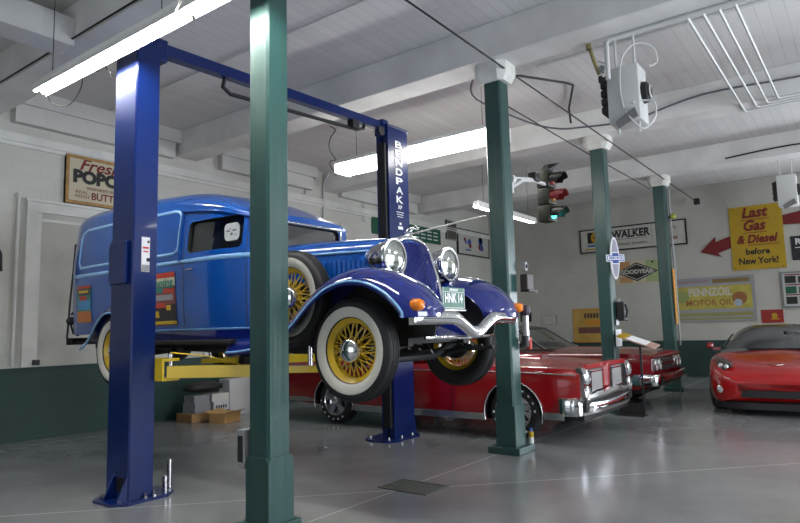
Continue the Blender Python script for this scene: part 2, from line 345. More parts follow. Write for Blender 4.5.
def wrap(x, y0, y1, z, wd, hh, label):
    r = empty('fluorescent_light', (x, (y0+y1)/2, z), label, 'ceiling light'); h = (y1-y0)/2
    MB().box((-wd/2-.02, -h, hh), (wd/2+.02, h, hh+.05), MREF, bev=.006).build('metal_housing', r)
    m = MB(); sec = [(-wd/2, hh), (-wd/2, .03), (-wd/2+.04, 0), (wd/2-.04, 0), (wd/2, .03), (wd/2, hh)]
    m.prism([(a, -h+.02, b) for a, b in sec], (0, 0, 0), (0, 2*h-.04, 0), MT2); m.build('lit_diffuser', r)
    for e in (-1, 1):
        MB().box((-wd/2-.025, e*h-.015, -.01), (wd/2+.025, e*h+.015, hh+.05), MREF, bev=.004).build('end_cap', r)
        MB().cyl((0, e*(h-.3), hh+.05), (0, e*(h-.3), ZC-z), .004, MWIRE, 6).build('hanging_wire', r)
wrap(7.2, 3.6, 6.42, 3.80, .34, .13, 'wide glowing fluorescent light between the far lift post and the second green column')
#strip('fluorescent_light', 7.05, 3.75, 6.3, 3.86, .30, 2, 'wide fluorescent light glowing between the far lift post and the green column, front one of the pair', 'fluorescent strip lights', mt=MT2)
#strip('fluorescent_light', 7.45, 4.1, 6.75, 3.84, .30, 2, 'wide fluorescent light glowing between the far lift post and the green column, rear one of the pair', 'fluorescent strip lights', mt=MT2)
for k_, (lx, ly, nm_) in enumerate(((4.5, -2.2, 'added unseen strip light hanging in the right part of the room by the side door'), (8.0, -2.2, 'added unseen strip light hanging in the middle of the right part of the room'), (11.6, -2.2, 'added unseen strip light hanging in the right part of the room by the back door'))):  # strips out of view, added to brighten the ceiling
    strip('fluorescent_light', lx, ly-1.2, ly+1.2, 3.9, .11, 2, nm_, 'fluorescent strip lights')
strip('fluorescent_light', 5.6, 9.95, 12.5, 3.6, .12, 1, 'small distant fluorescent strip light seen either side of the green column near the traffic light', 'fluorescent strip lights', alongx=True)
# ================= TWO POST LIFT =================
MLB = mat('lift_blue_enamel', (0.001, 0.013, 0.10), 0.3, coat=0.2, ior=1.38, noise=.1, nscale=2)
MSTEEL = mat('bright_steel', (0.6, 0.6, 0.62), 0.25, 1.0)
MDARK = mat('dark_grease_steel', (0.015, 0.015, 0.018), 0.5, .3)
MBLK = mat('black_rubber', (0.012, 0.012, 0.013), 0.55)
MYEL = mat('lift_yellow_paint', (0.72, 0.5, 0.02), 0.35, coat=.3, noise=.15, nscale=5)
MWT = mat('white_print', (0.8, 0.82, 0.85), .5)
MRED = mat('red_print', (0.5, 0.03, 0.02), .5)
lift = empty('two_post_lift', (4.7, 5.05, 0), 'blue two-post car lift with yellow arms holding up the vintage blue van', 'car lift')
OL = (-4.7, -5.05, 0)
def LB(): return MB(OL)
# near post
m = LB()
def cpost(m, xo, xi, y0, y1, z0, z1, t=.02):   # outer x, inner x (open side), C section as one outline
    k = 1 if xi > xo else -1; c = .012
    P = [(xo, y0+c), (xo+k*c, y0), (xi, y0), (xi, y0+.08), (xi-k*t, y0+.08), (xi-k*t, y0+t), (xo+k*t, y0+t), (xo+k*t, y1-t), (xi-k*t, y1-t), (xi-k*t, y1-.08), (xi, y1-.08), (xi, y1), (xo+k*c, y1), (xo, y1-c)]
    m.prism([(x, y, z0) for x, y in P], (0, 0, 0), (0, 0, z1-z0), MLB)
cpost(m, 2.86, 3.08, 4.93, 5.28, .02, 3.97); m.build('near_post', lift)
m = LB(); cpost(m, 6.64, 6.2, 4.74, 4.93, .02, 3.99); m.build('far_post', lift)
for xa, xb, ya, yb, zt in ((2.86, 3.08, 4.93, 5.28, 3.97), (6.2, 6.64, 4.74, 4.93, 3.99)):
    LB().box((xa-.01, ya-.01, zt-.01), (xb+.01, yb+.01, zt+.012), MLB, bev=.004).build('post_cap', lift)
# base plates with anchor bolts and gusset
for k, (xa, xb, ya, yb) in enumerate(((2.72, 3.30, 4.86, 5.32), (6.02, 6.74, 4.66, 5.14))):
    m = LB(); p = [(xa, ya+.1), (xa+.1, ya), (xb-.12, ya), (xb, ya+.1), (xb, yb-.1), (xb-.12, yb), (xa+.1, yb), (xa, yb-.1)]
    m.prism([(x, y, 0) for x, y in p], (0, 0, 0), (0, 0, .022), MLB); bp = m.build('base_plate', lift)
    for bx, by in ((xa+.08, ya+.09), (xa+.28, ya+.045), (xb-.22, ya+.045), (xb-.06, ya+.15), (xa+.06, yb-.12), (xb-.08, yb-.08)):
        b = MB((OL[0], OL[1], 0)); b.cyl((bx, by, .022), (bx, by, .034), .02, MSTEEL, 6); b.cyl((bx, by, .034), (bx, by, .06), .01, MSTEEL, 8); b.build('anchor_bolt', bp)
m = LB(); m.box((2.852, 4.98, .07), (2.8605, 5.1, .2), MDARK); m.box((2.845, 4.965, .2), (2.862, 5.12, .215), MLB); m.build('cable_opening', lift)
for xx in (2.86,): LB().hexa([(xx-.1, 5.12, .02), (xx, 5.12, .02), (xx, 5.14, .02), (xx-.1, 5.14, .02), (xx-.01, 5.12, .22), (xx, 5.12, .22), (xx, 5.14, .22), (xx-.01, 5.14, .22)], MLB).build('gusset', lift)
LB().hexa([(2.77, 4.94, .02), (2.86, 4.94, .02), (2.86, 4.96, .02), (2.77, 4.96, .02), (2.86, 4.94, .22), (2.86, 4.94, .22), (2.86, 4.96, .22), (2.86, 4.96, .22)], MLB).build('gusset', lift)
LB().hexa([(6.64, 4.76, .02), (6.70, 4.76, .02), (6.70, 5.02, .02), (6.64, 5.02, .02), (6.64, 4.76, .28), (6.645, 4.76, .28), (6.645, 5.02, .28), (6.64, 5.02, .28)], MLB).build('gusset', lift)
# overhead beam and shut-off bar
m = LB(); m.hexa([(3.05, 4.98, 3.92), (6.24, 4.79, 3.93), (6.24, 4.88, 3.93), (3.05, 5.08, 3.92), (3.05, 4.98, 4.03), (6.24, 4.79, 4.03), (6.24, 4.88, 4.03), (3.05, 5.08, 4.03)], MLB); m.build('overhead_beam', lift)
for xx, yy in ((3.12, 5.03), (6.2, 4.84)): LB().box((xx-.06, yy-.07, 3.85), (xx+.06, yy+.07, 4.06), MLB, bev=.01).build('beam_bracket', lift)
m = LB(); m.tube([(3.85, 5.0, 3.92), (3.84, 5.02, 3.84), (3.95, 5.04, 3.80), (5.75, 4.88, 3.84), (5.86, 4.87, 3.87), (5.88, 4.86, 3.93)], .022, MBLK, 10); m.build('padded_shutoff_bar', lift, smooth=50)
LB().box((5.62, 4.82, 3.83), (5.74, 4.92, 3.935), MDARK, bev=.008).build('limit_switch', lift)
LB().cyl((6.08, 4.74, 3.88), (6.08, 4.77, 3.88), .06, MDARK, 20).build('cable_pulley', lift)
# carriages and arms
for xc, s in ((3.08, 1), (6.2, -1)):
    m = LB(); m.box((xc-s*.16 if s > 0 else xc, 4.97 if s > 0 else 4.765, .95), (xc if s > 0 else xc+.16, 5.21 if s > 0 else 4.905, 1.75), MDARK)
    m.build('carriage', lift)
LB().box((6.15, 4.76, .15), (6.198, 4.87, 3.75), MDARK, bev=.008).build('carriage_guard', lift)
def arm(px, py, ex, ey, mid, s, z=1.0):
    a = Vector((px, py)); b = Vector((ex, ey)); d = (b-a).normalized(); n = Vector((-d.y, d.x)); c = a+(b-a)*mid
    def bar(p, q, w, z0, z1, nm, parent):
        m = LB(); P = [p-n*w, q-n*w, q+n*w, p+n*w]
        m.hexa([(v.x, v.y, z0) for v in P]+[(v.x, v.y, z1) for v in P], MYEL); return m.build(nm, parent)
    o = bar(a, c, .06, z-.045, z+.055, 'swing_arm', lift); 
    bar(c-d*.25, b+d*.1, .045, z-.02, z+.035, 'arm_extension', o)
    m = LB(); m.cyl((b.x, b.y, z+.03), (b.x, b.y, z+.2), .022, MSTEEL, 14); m.cyl((b.x, b.y, z+.2), (b.x, b.y, z+.225), .055, MBLK, 18); m.build('lift_pad', o, smooth=40)
    m = LB(); m.cyl((a.x, a.y, z-.06), (a.x, a.y, z+.16), .02, MSTEEL, 12); m.build('pivot_pin', o, smooth=40)
    m = LB(); m.tube([(a.x, a.y, z+.17), ((a+d*.35).x, (a+d*.35).y, z+.13), ((a+d*.62).x, (a+d*.62).y, z+.058)], .006, MYEL, 6); m.build('arm_brace', o, smooth=60)
    return o
arm(3.17, 4.84, 3.80, 3.78, .62, 1, 1.035)
arm(3.17, 5.3, 3.86, 6.35, .62, 1, 1.035)
arm(6.1, 4.74, 4.66, 3.72, .55, -1, 1.035)
arm(6.1, 5.0, 4.66, 6.3, .55, -1, 1.035)
m = LB()
for z0, z1 in ((.965, .99), (1.13, 1.155)): m.box((3.08, 4.82, z0), (3.25, 5.34, z1), MYEL, bev=.004)
m.box((3.08, 4.82, .99), (3.1, 5.34, 1.13), MYEL); m.build('arm_bracket', lift)
m = LB()
for z0, z1 in ((.965, .99), (1.13, 1.155)): m.box((6.02, 4.70, z0), (6.2, 5.06, z1), MYEL, bev=.004)
m.build('arm_bracket', lift)
# power unit box on the near post and sticker
m = LB(); m.box((2.825, 5.0, 1.80), (2.86, 5.24, 2.17), MLB, bev=.006); m.box((2.83, 5.2, 1.82), (2.86, 5.27, 2.14), MLB, bev=.006); m.build('lock_cover_box', lift)
m = LB(); m.box((2.935, 4.924, 1.90), (3.01, 4.93, 2.20), MWT)
m.box((2.945, 4.921, 2.1), (3.0, 4.925, 2.115), MRED); m.box((2.95, 4.921, 2.07), (2.995, 4.925, 2.08), MRED); m.box((2.98, 4.921, 1.99), (3.01, 4.925, 2.02), MBLK); m.box((2.938, 4.921, 1.905), (3.007, 4.925, 1.96), mat('grey_print', (.3, .3, .32), .5))
m.box((2.985, 4.921, 2.15), (3.005, 4.925, 2.17), MBLK)
m.build('warning_sticker', lift)
# lettering down the far post
m = LB(); 
for i, ch in enumerate('BENDPAK'): put_text(m, ch, .125, (6.42, 4.733, 3.76-i*.122), (1, 0, 0), (0, 0, 1), MWT, bold=.004, width=.15)
put_text(m, 'XP', .07, (6.42, 4.733, 2.93), (1, 0, 0), (0, 0, 1), MWT, bold=.002)
for i, (ww) in enumerate((.16, .14, .12)): m.box((6.42-ww/2, 4.732, 2.86-i*.03), (6.42+ww/2, 4.735, 2.868-i*.03), MWT)
m.box((6.40, 4.731, 2.70), (6.44, 4.734, 2.73), MWT); m.box((6.37, 4.731, 2.64), (6.47, 4.734, 2.68), MWT)
m.build('post_lettering', lift)
# silver adapters standing on the near base plate
for x, y, h, lb in ((3.24, 5.0, .12, 'short silver lift adapter tube standing on the near blue base plate'), (3.32, 5.06, .24, 'tall silver lift adapter tube standing on the near blue base plate')):
    m = MB((-x, -y, -.022)); m.cyl((x, y, .022), (x, y, .022+h), .022, MSTEEL, 14); m.cyl((x, y, .022), (x, y, .03), .027, MSTEEL, 14)
    o = m.build('lift_adapter', smooth=40); o.location = (x, y, .022); tag(o, lb, 'lift adapter')
# hanging looped cord from the bar
m = MB(); pts = []
for i in range(60):
    t = i/59; pts.append((5.35+.02*t+.05*math.sin(t*14), 4.93+.03*math.cos(t*14), 3.80-.62*t+.05*math.sin(t*9)))
m.tube(pts, .006, MBLK, 6); tag(m.build('dangling_cord', smooth=60), 'black tangled cord dangling from the padded bar under the lift beam', 'cord')
# ================= VINTAGE PANEL VAN =================
MVB = mat('van_body_blue', (0.004, 0.068, 0.33), 0.2, coat=.7)
MVF = mat('van_fender_royal_blue', (0.005, 0.013, 0.15), 0.12, coat=1.0)
MVP = mat('van_pale_blue_trim', (0.22, 0.45, 0.78), 0.25, coat=.6)
MCH = mat('chrome', (0.78, 0.78, 0.8), 0.09, 1.0)
MTY = mat('tyre_rubber', (0.016, 0.016, 0.017), 0.6)
MWW = mat('whitewall_rubber', (0.62, 0.61, 0.55), 0.5)
MYW = mat('wheel_yellow', (0.62, 0.41, 0.02), 0.3, coat=.4)
MINT = mat('dark_interior', (0.02, 0.02, 0.022), 0.8)
MUND = mat('undercarriage_black', (0.014, 0.014, 0.015), 0.6, noise=.4, nscale=10)
MAMB = mat('amber_lens', (0.85, 0.22, 0.01), 0.2, coat=.5)
def glass_mat(name, tint, gloss=.08):
    m = bpy.data.materials.new(name); m.use_nodes = True; nt = m.node_tree; N = nt.nodes; L = nt.links
    for n in list(N): N.remove(n)
    out = N.new('ShaderNodeOutputMaterial'); tr = N.new('ShaderNodeBsdfTransparent'); tr.inputs[0].default_value = (*tint, 1)
    gl = N.new('ShaderNodeBsdfGlossy'); gl.inputs['Roughness'].default_value = 0.02; fr = N.new('ShaderNodeFresnel'); fr.inputs[0].default_value = 1.5
    mx = N.new('ShaderNodeMixShader'); ad = N.new('ShaderNodeMath'); ad.operation = 'ADD'; ad.inputs[1].default_value = gloss; ad.use_clamp = True; L.new(fr.outputs[0], ad.inputs[0]); L.new(ad.outputs[0], mx.inputs[0]); L.new(tr.outputs[0], mx.inputs[1]); L.new(gl.outputs[0], mx.inputs[2]); L.new(mx.outputs[0], out.inputs[0]); return m
MGL = glass_mat('window_glass', (0.72, 0.76, 0.75), .14)
VZ = 0.835
van = empty('panel_van', (4.22, 5.05, VZ), 'bright blue vintage panel van with yellow wire wheels raised on the lift', 'car', rz=-PI/2)
def VB(): return MB((0, 0, -VZ))
def itp(x, xs, ys): return float(np.interp(x, xs, ys))
def smooth_itp(x, xs, ys):   # catmull-ish cosine-free smooth interpolation through monotone points
    i = max(0, min(len(xs)-2, int(np.searchsorted(xs, x))-1)); h = xs[i+1]-xs[i]; t = min(1, max(0, (x-xs[i])/h))
    def slope(k):
        if k == 0: return (ys[1]-ys[0])/(xs[1]-xs[0])
        if k == len(xs)-1: return (ys[-1]-ys[-2])/(xs[-1]-xs[-2])
        a = (ys[k]-ys[k-1])/(xs[k]-xs[k-1]); b = (ys[k+1]-ys[k])/(xs[k+1]-xs[k])
        return 0 if a*b <= 0 else 2*a*b/(a+b)
    m0, m1 = slope(i)*h, slope(i+1)*h
    return (2*t**3-3*t**2+1)*ys[i]+(t**3-2*t**2+t)*m0+(-2*t**3+3*t**2)*ys[i+1]+(t**3-t**2)*m1
bx = [-2.44, -2.40, -2.3, -2.12, -1.5, -.3, .3, .62, .82]
bw = [.54, .62, .685, .715, .725, .725, .71, .67, .60]
bd = [2.44, 2.56, 2.62, 2.64, 2.63, 2.56, 2.50, 2.43, 2.38]      # drip height
bc = [2.58, 2.72, 2.80, 2.84, 2.86, 2.80, 2.67, 2.53, 2.44]      # crown height
def vside(x, z):
    w = smooth_itp(x, bx, bw); d = smooth_itp(x, bx, bd)
    k = (z-1.385)/(d-1.385)
    return w*itp(k, [0, .2, .5, .62, .8, 1.0], [.965, .99, 1.0, 1.0, .975, .93])
def vsec(x):
    w = smooth_itp(x, bx, bw); d = smooth_itp(x, bx, bd); c = smooth_itp(x, bx, bc)
    P = [(0, 1.385)]; P += [(vside(x, 1.385+(d-1.385)*k), 1.385+(d-1.385)*k) for k in np.linspace(0, 1, 12)]
    wt = P[-1][0]
    for t in np.linspace(0, PI/2, 12)[1:]: P.append((wt*abs(math.cos(t))**.62 if t < PI/2-1e-6 else 0, d+(c-d)*math.sin(t)**.85))
    return P
def loft_half(mb, xs, sec, m, caps=True):
    rows = []
    for x in xs:
        P = sec(x); full = [(x, -y, z) for y, z in P]+[(x, y, z) for y, z in P[-2:0:-1]]
        rows.append(full)
    mb.grid(rows, m, closed=True)
    n = len(rows[0])
    if caps:
        mb.add(rows[0], [tuple(range(n))], m); mb.add(rows[-1], [tuple(range(n-1, -1, -1))], m)
xs = [-2.44, -2.42, -2.39, -2.34, -2.27, -2.18, -2.0]+list(np.linspace(-1.7, .82, 19))
m = MB(); loft_half(m, xs, vsec, MVB); body = m.build('body', None); 
bmx = bmesh.new(); bmx.from_mesh(body.data); bmesh.ops.remove_doubles(bmx, verts=bmx.verts, dist=1e-5); bmesh.ops.recalc_face_normals(bmx, faces=bmx.faces); bmx.to_mesh(body.data); bmx.free()
def rbox(a, b, axis, r, m, seg=5):    # box with rounded edges along an axis
    mb = MB(); i = {'x': 0, 'y': 1, 'z': 2}[axis]; j, k = [q for q in range(3) if q != i]
    P = []
    for cx, cy, t0 in ((b[j]-r, b[k]-r, 0), (a[j]+r, b[k]-r, 1), (a[j]+r, a[k]+r, 2), (b[j]-r, a[k]+r, 3)):
        for q in range(seg+1):
            t = PI/2*(t0+q/seg); p = [0, 0, 0]; p[j] = cx+r*math.cos(t); p[k] = cy+r*math.sin(t); p[i] = a[i]; P.append(tuple(p))
    d = [0, 0, 0]; d[i] = b[i]-a[i]; mb.prism(P, (0, 0, 0), d, m); o = mb.build('cut'); return o
cuts = [rbox((-.25, -.6, 1.45), (.74, .54, 2.42), 'y', .08, MINT), rbox((-.05, -1, 2.12), (.66, 1, 2.42), 'y', .05, MINT),
        rbox((.5, -.46, 2.13), (1.3, .46, 2.36), 'x', .05, MINT)]
for sx in (-1.22,):
    for sy in (-1, 1):
        c = MB(); c.cyl((sx, sy*.5, 1.21), (sx, sy*1.0, 1.21), .43, MINT, 40); cuts.append(c.build('cut'))
boolean(body, cuts); body.parent = van
for v in body.data.vertices: v.co.z -= VZ
shade(body, 35)
body['label'] = 'bright blue van body'
# cowl and hood
hx = [.77, 1.05, 1.5, 2.03]; hw = [.58, .52, .40, .235]; hz = [2.145, 2.15, 2.14, 2.115]; hb = [1.45, 1.47, 1.5, 1.5]
def hsec(x, o=0.0):
    w = smooth_itp(x, hx, hw)+o; z = smooth_itp(x, hx, hz)+o; b = itp(x, hx, hb)
    P = [(0, b), (w, b), (w, b+.2), (w*1.01, 1.8), (w, 1.98), (w*.985, 2.0)]
    for t in np.linspace(0.12, PI/2, 8): P.append((w*.97*abs(math.cos(t))**.7 if t < PI/2-1e-6 else 0, 2.0+(z-2.0)*math.sin(t)**.8))
    return P
m = VB(); loft_half(m, list(np.linspace(.77, 2.05, 14)), hsec, MVB); hood = m.build('hood', van, smooth=45)
def hside(x, z): return smooth_itp(x, hx, hw)*1.01+.003
for s in (-1, 1):
    m = VB()
    for i in range(15):
        x = 1.28+i*.042; y = s*hside(x, 1.85)
        m.hexa([(x, y, 1.72), (x+.018, y, 1.72), (x+.018, y+s*.001, 1.72), (x, y+s*.012, 1.72), (x, y, 1.93), (x+.018, y, 1.93), (x+.018, y+s*.001, 1.93), (x, y+s*.012, 1.93)], MVB)
    m.build('hood_louvers', hood)
    m = VB(); m.tube([(x, s*(smooth_itp(x, hx, hw)*1.0+.004), 2.0) for x in np.linspace(.8, 2.03, 12)], .011, MVP, 6); m.build('hood_moulding', hood, smooth=60)
m = VB(); m.tube([(x, 0, smooth_itp(x, hx, hz)+.004) for x in np.linspace(1.0, 2.0, 8)], .007, MCH, 6); m.build('hood_centre_hinge', hood, smooth=60)
# belt line, panel frame, sill bead
def side_strip(name, pts, w, mt, parent, sy, off=.006):
    m = VB(); R = []
    for i, (x, z) in enumerate(pts):
        dx = pts[min(i+1, len(pts)-1)][0]-pts[max(i-1, 0)][0]; dz = pts[min(i+1, len(pts)-1)][1]-pts[max(i-1, 0)][1]
        l = math.hypot(dx, dz) or 1; nx, nz = -dz/l*w/2, dx/l*w/2; row = []
        for t in (-1, -.5, .5, 1):
            o = off if abs(t) < .9 else -.004
            xx, zz = x+nx*t, z+nz*t; row.append((xx, sy*(vside(xx, zz)+o), zz))
        R.append(row)
    m.grid(R, mt); return m.build(name, parent, smooth=60)
for s in (-1, 1):
    side_strip('belt_moulding', [(x, 2.045) for x in np.linspace(-2.36, .81, 40)], .05, MVP, body, s)
    side_strip('sill_bead', [(x, 1.40) for x in np.linspace(-.82, .81, 20)], .022, MVP, body, s)
    fr = [(x, 2.135) for x in np.linspace(-2.08, -.27, 14)]+[(-.22, 2.16)]+[(-.2, z) for z in np.linspace(2.2, 2.5, 6)]+[(-.24, 2.545)]+[(x, 2.56+.012*min(1, -x-.27)) for x in np.linspace(-.3, -2.0, 14)]+[(-2.09, 2.54)]+[(-2.12, z) for z in np.linspace(2.48, 2.2, 6)]+[(-2.08, 2.135)]
    side_strip('panel_frame', fr, .038, MVP, body, s)
    for dx in (-.1, .71): side_strip('door_gap', [(dx, z) for z in np.linspace(1.42, 2.48, 14)], .008, MINT, body, s, off=.002)
    m = VB(); m.tube([(x, s*(vside(x, smooth_itp(x, bx, bd)-.01)+.012), smooth_itp(x, bx, bd)-.01) for x in np.linspace(-.18, .81, 14)], .012, MVB, 8); m.tube([(-.16, s*(vside(-.16, z)+.008), z) for z in np.linspace(2.53, 2.06, 8)], .016, MVB, 8); m.build('drip_rail', body, smooth=60)
    m = VB(); m.tube([(-.02, s*(vside(0, 1.95)+.03), 1.96), (.1, s*(vside(.1, 1.95)+.035), 1.96)], .01, MCH, 8); m.cyl((0, s*(vside(0, 1.95)), 1.96), (0, s*(vside(0, 1.95)+.03), 1.96), .012, MCH, 8); m.build('door_handle', body, smooth=60)
    m = VB(); m.add([(x, s*(vside(x, z)-.03), z) for x, z in ((-.05, 2.12), (.66, 2.12), (.66, 2.42), (-.05, 2.42))], [(0, 1, 2, 3)], MGL); pane = m.build('side_window', body)
m = VB(); m.add([(.805, -.46, 2.13), (.805, .46, 2.13), (.79, .46, 2.36), (.79, -.46, 2.36)], [(0, 1, 2, 3)], MGL); m.build('windshield', body)
m = VB(); m.tube([(.83, -.46, 2.12), (.83, .46, 2.12), (.83, .48, 2.14), (.82, .48, 2.35), (.82, .46, 2.37), (.82, -.46, 2.37), (.82, -.48, 2.35), (.83, -.48, 2.14)], .014, MCH, 8, closed=True); m.build('windshield_frame', body, smooth=60)
m = VB(); m.box((.4, -.4, 2.0), (.5, -.1, 2.04), MUND); m.lathe([(.17, 0), (.185, .012), (.17, .024), (.16, .012), (.17, 0)], MUND, origin=(.62, -.3, 2.04), axis=(-.8, 0, .5), n=28); m.build('steering_wheel', body, smooth=60)
MSEAT = mat('seat_cloth', (.35, .33, .29), .8)
m = VB(); m.box((-.2, -.52, 1.6), (.25, .52, 1.78), MSEAT, bev=.04); m.box((-.24, -.52, 1.75), (-.1, .52, 2.15), MSEAT, bev=.04); m.build('bench_seat', body)
# oval decal on near window
m = VB(); P = []
for cx, cz, t0 in ((.055, .03, 0), (-.055, .03, 1), (-.055, -.03, 2), (.055, -.03, 3)):
    for q in range(6): t = PI/2*(t0+q/5); P.append((.52+cx+.05*math.cos(t), -(vside(.5, 2.3)-.02), 2.27+cz+.05*math.sin(t)))
m.prism(P, (0, 0, 0), (0, -.004, 0), mat('silver_decal', (.72, .74, .76), .3, .3)); MDG = mat('decal_grey_ink', (.1, .1, .11), .5)
for dx, dz, a, b in ((-.05, .01, .045, .012), (.04, .012, .05, .012), (0, -.02, .03, .02), (-.02, .03, .02, .01), (.055, -.03, .02, .008)): m.box((.52+dx-a/2, -(vside(.5, 2.3)-.014), 2.27+dz-b/2), (.52+dx+a/2, -(vside(.5, 2.3)-.0155)-.0005, 2.27+dz+b/2), MDG)
m.build('window_decal', body)
# posters fixed to the near side
def poster(x0, x1, z0, z1, bands, nm, txt, lean=0.0):
    m = VB(); n = 6
    yo = lambda x, z: -(vside(x, z)+.006)
    def patch(xa, xb, za, zb, mt, o):
        R = []
        for i in range(n+1):
            x = xa+(xb-xa)*i/n; R.append([(x+lean*(z-z0), yo(x, z)-o, z) for z in np.linspace(za, zb, 6)])
        m.grid(R, mt)
    for f0, f1, g0, g1, mt, o in bands: patch(x0+(x1-x0)*f0, x0+(x1-x0)*f1, z0+(z1-z0)*g0, z0+(z1-z0)*g1, mt, o)
    if txt: put_text(m, txt[0], txt[1], ((x0+x1)/2+lean*(z1-z0)*.88, yo((x0+x1)/2, z1)-.006, z0+(z1-z0)*txt[3]), (1, 0, 0), (0, 0, 1), txt[2], width=(x1-x0)*.88, bold=.003)
    return m.build(nm, van)
pr = mat('poster_red', (.45, .04, .02), .4); pc = mat('poster_cream', (.6, .56, .4), .4); pk = mat('poster_black', (.03, .025, .03), .4); pt = mat('poster_teal', (.03, .2, .16), .4); pg = mat('poster_maroon', (.2, .05, .05), .4); pye = mat('poster_yellow', (.6, .42, .03), .4); pgr = mat('poster_grey', (.3, .3, .33), .4); pbl = mat('poster_blue', (.05, .25, .5), .4)
poster(-.60, -.20, 1.45, 1.96, [(0, 1, 0, 1, pg, 0), (0, 1, .9, 1, pr, .002), (0, 1, .74, .9, pc, .002), (.05, .95, .62, .73, pt, .002), (.5, .95, .6, .7, pr, .003), (.1, .9, .47, .58, pgr, .002), (0, 1, .08, .4, pk, .002), (.1, .3, .15, .27, pye, .004), (.62, .8, .28, .38, pye, .004), (.0, 1, .02, .08, pye, .003), (.15, .6, .33, .42, pr, .003)], 'racing_poster', ('Hunting', .1, pt, .81), lean=-.06)
poster(-2.12, -1.80, 1.52, 1.93, [(0, 1, 0, 1, pt, 0), (0, 1, .93, 1, pr, .002), (.05, .95, .75, .92, pk, .002), (.15, .85, .8, .87, pye, .004), (.1, .95, .35, .6, pbl, .002), (0, 1, .0, .3, mat('poster_orange', (.5, .15, .03), .4), .002), (.2, .7, .6, .72, pr, .003)], 'comic_poster', None, lean=-.05)
# fenders
def sweep_fender(path, prof, s, mt, thick=.014, taper=None):
    m = VB(); R = []; N = len(path)
    for i, (x, z) in enumerate(path):
        a = path[max(i-1, 0)]; b = path[min(i+1, N-1)]; dx, dz = b[0]-a[0], b[1]-a[1]; l = math.hypot(dx, dz); nx, nz = -dz/l, dx/l
        yi, yo_ = (taper(x) if taper else (prof[0][0], prof[-1][0])); y0, y1 = prof[0][0], prof[-1][0]
        R.append([(x+nx*dn, s*(yi+(y-y0)/(y1-y0)*(yo_-yi)), z+nz*dn) for y, dn in prof])
    m.grid(R, mt); return m, R
def finish_fender(m, nm, parent, thick=.014):
    o = m.build(nm, parent); md = o.modifiers.new('s', 'SOLIDIFY'); md.thickness = thick; md.offset = 0
    md2 = o.modifiers.new('u', 'SUBSURF'); md2.levels = 1; md2.render_levels = 1
    ev_replace(o); shade(o, 60); return o
def spl(pts, n=5):
    out = []
    for i in range(len(pts)-1):
        p0 = pts[max(i-1, 0)]; p1 = pts[i]; p2 = pts[i+1]; p3 = pts[min(i+2, len(pts)-1)]
        for k in range(n):
            t = k/n; out.append(tuple(.5*((2*p1[j])+(-p0[j]+p2[j])*t+(2*p0[j]-5*p1[j]+4*p2[j]-p3[j])*t*t+(-p0[j]+3*p1[j]-3*p2[j]+p3[j])*t**3) for j in range(len(p1))))
    out.append(tuple(pts[-1])); return out
fp = spl([(.72, 1.29), (.98, 1.31), (1.25, 1.36), (1.45, 1.47), (1.64, 1.63), (1.84, 1.75), (2.07, 1.80), (2.28, 1.775), (2.46, 1.695), (2.57, 1.60), (2.625, 1.52), (2.64, 1.47), (2.642, 1.43)], 3)
fprof = [(.30, -.10), (.38, -.04), (.48, -.005), (.60, .015), (.70, .012), (.78, -.012), (.84, -.05), (.87, -.095), (.872, -.125)]
for s in (-1, 1):
    m, R = sweep_fender(fp, fprof, s, MVF, taper=lambda x: (itp(x, [.7, 1.0, 2.2, 2.45, 2.64], [.6, .5, .28, .26, .28]), itp(x, [.7, 2.4, 2.55, 2.66], [.872, .872, .865, .83])))
    f = finish_fender(m, 'front_fender', van)
    m = VB(); m.tube([r[-2] for r in R], .011, MVP, 6); m.build('fender_bead', f, smooth=60)
    rp = spl([(-.76, 1.29), (-.79, 1.42), (-.88, 1.55), (-1.03, 1.65), (-1.22, 1.69), (-1.40, 1.66), (-1.56, 1.55), (-1.68, 1.42), (-1.77, 1.34), (-1.85, 1.31)], 3)
    m, R = sweep_fender([p for p in rp][::-1], [(.60, -.0), (.68, .0), (.74, -.01), (.79, -.035), (.82, -.07), (.825, -.09)], s, MVF)
    f = finish_fender(m, 'rear_fender', van)
    m = VB(); m.tube([r[-1] for r in R], .011, MVP, 6); m.build('fender_bead', f, smooth=60)
    m = VB(); m.box((-.82, s*.56 if s > 0 else -.87, 1.265), (.80, .87 if s > 0 else -.56, 1.305), MUND, bev=.01); m.build('running_board', van)
    m = VB(); m.hexa([(-.82, s*.62, 1.30), (.95, s*.62, 1.30), (.95, s*.68, 1.30), (-.82, s*.68, 1.30), (-.82, s*.66, 1.39), (.95, s*.64, 1.39), (.95, s*.685, 1.39), (-.82, s*.70, 1.39)], MVF); m.build('running_board_apron', van)
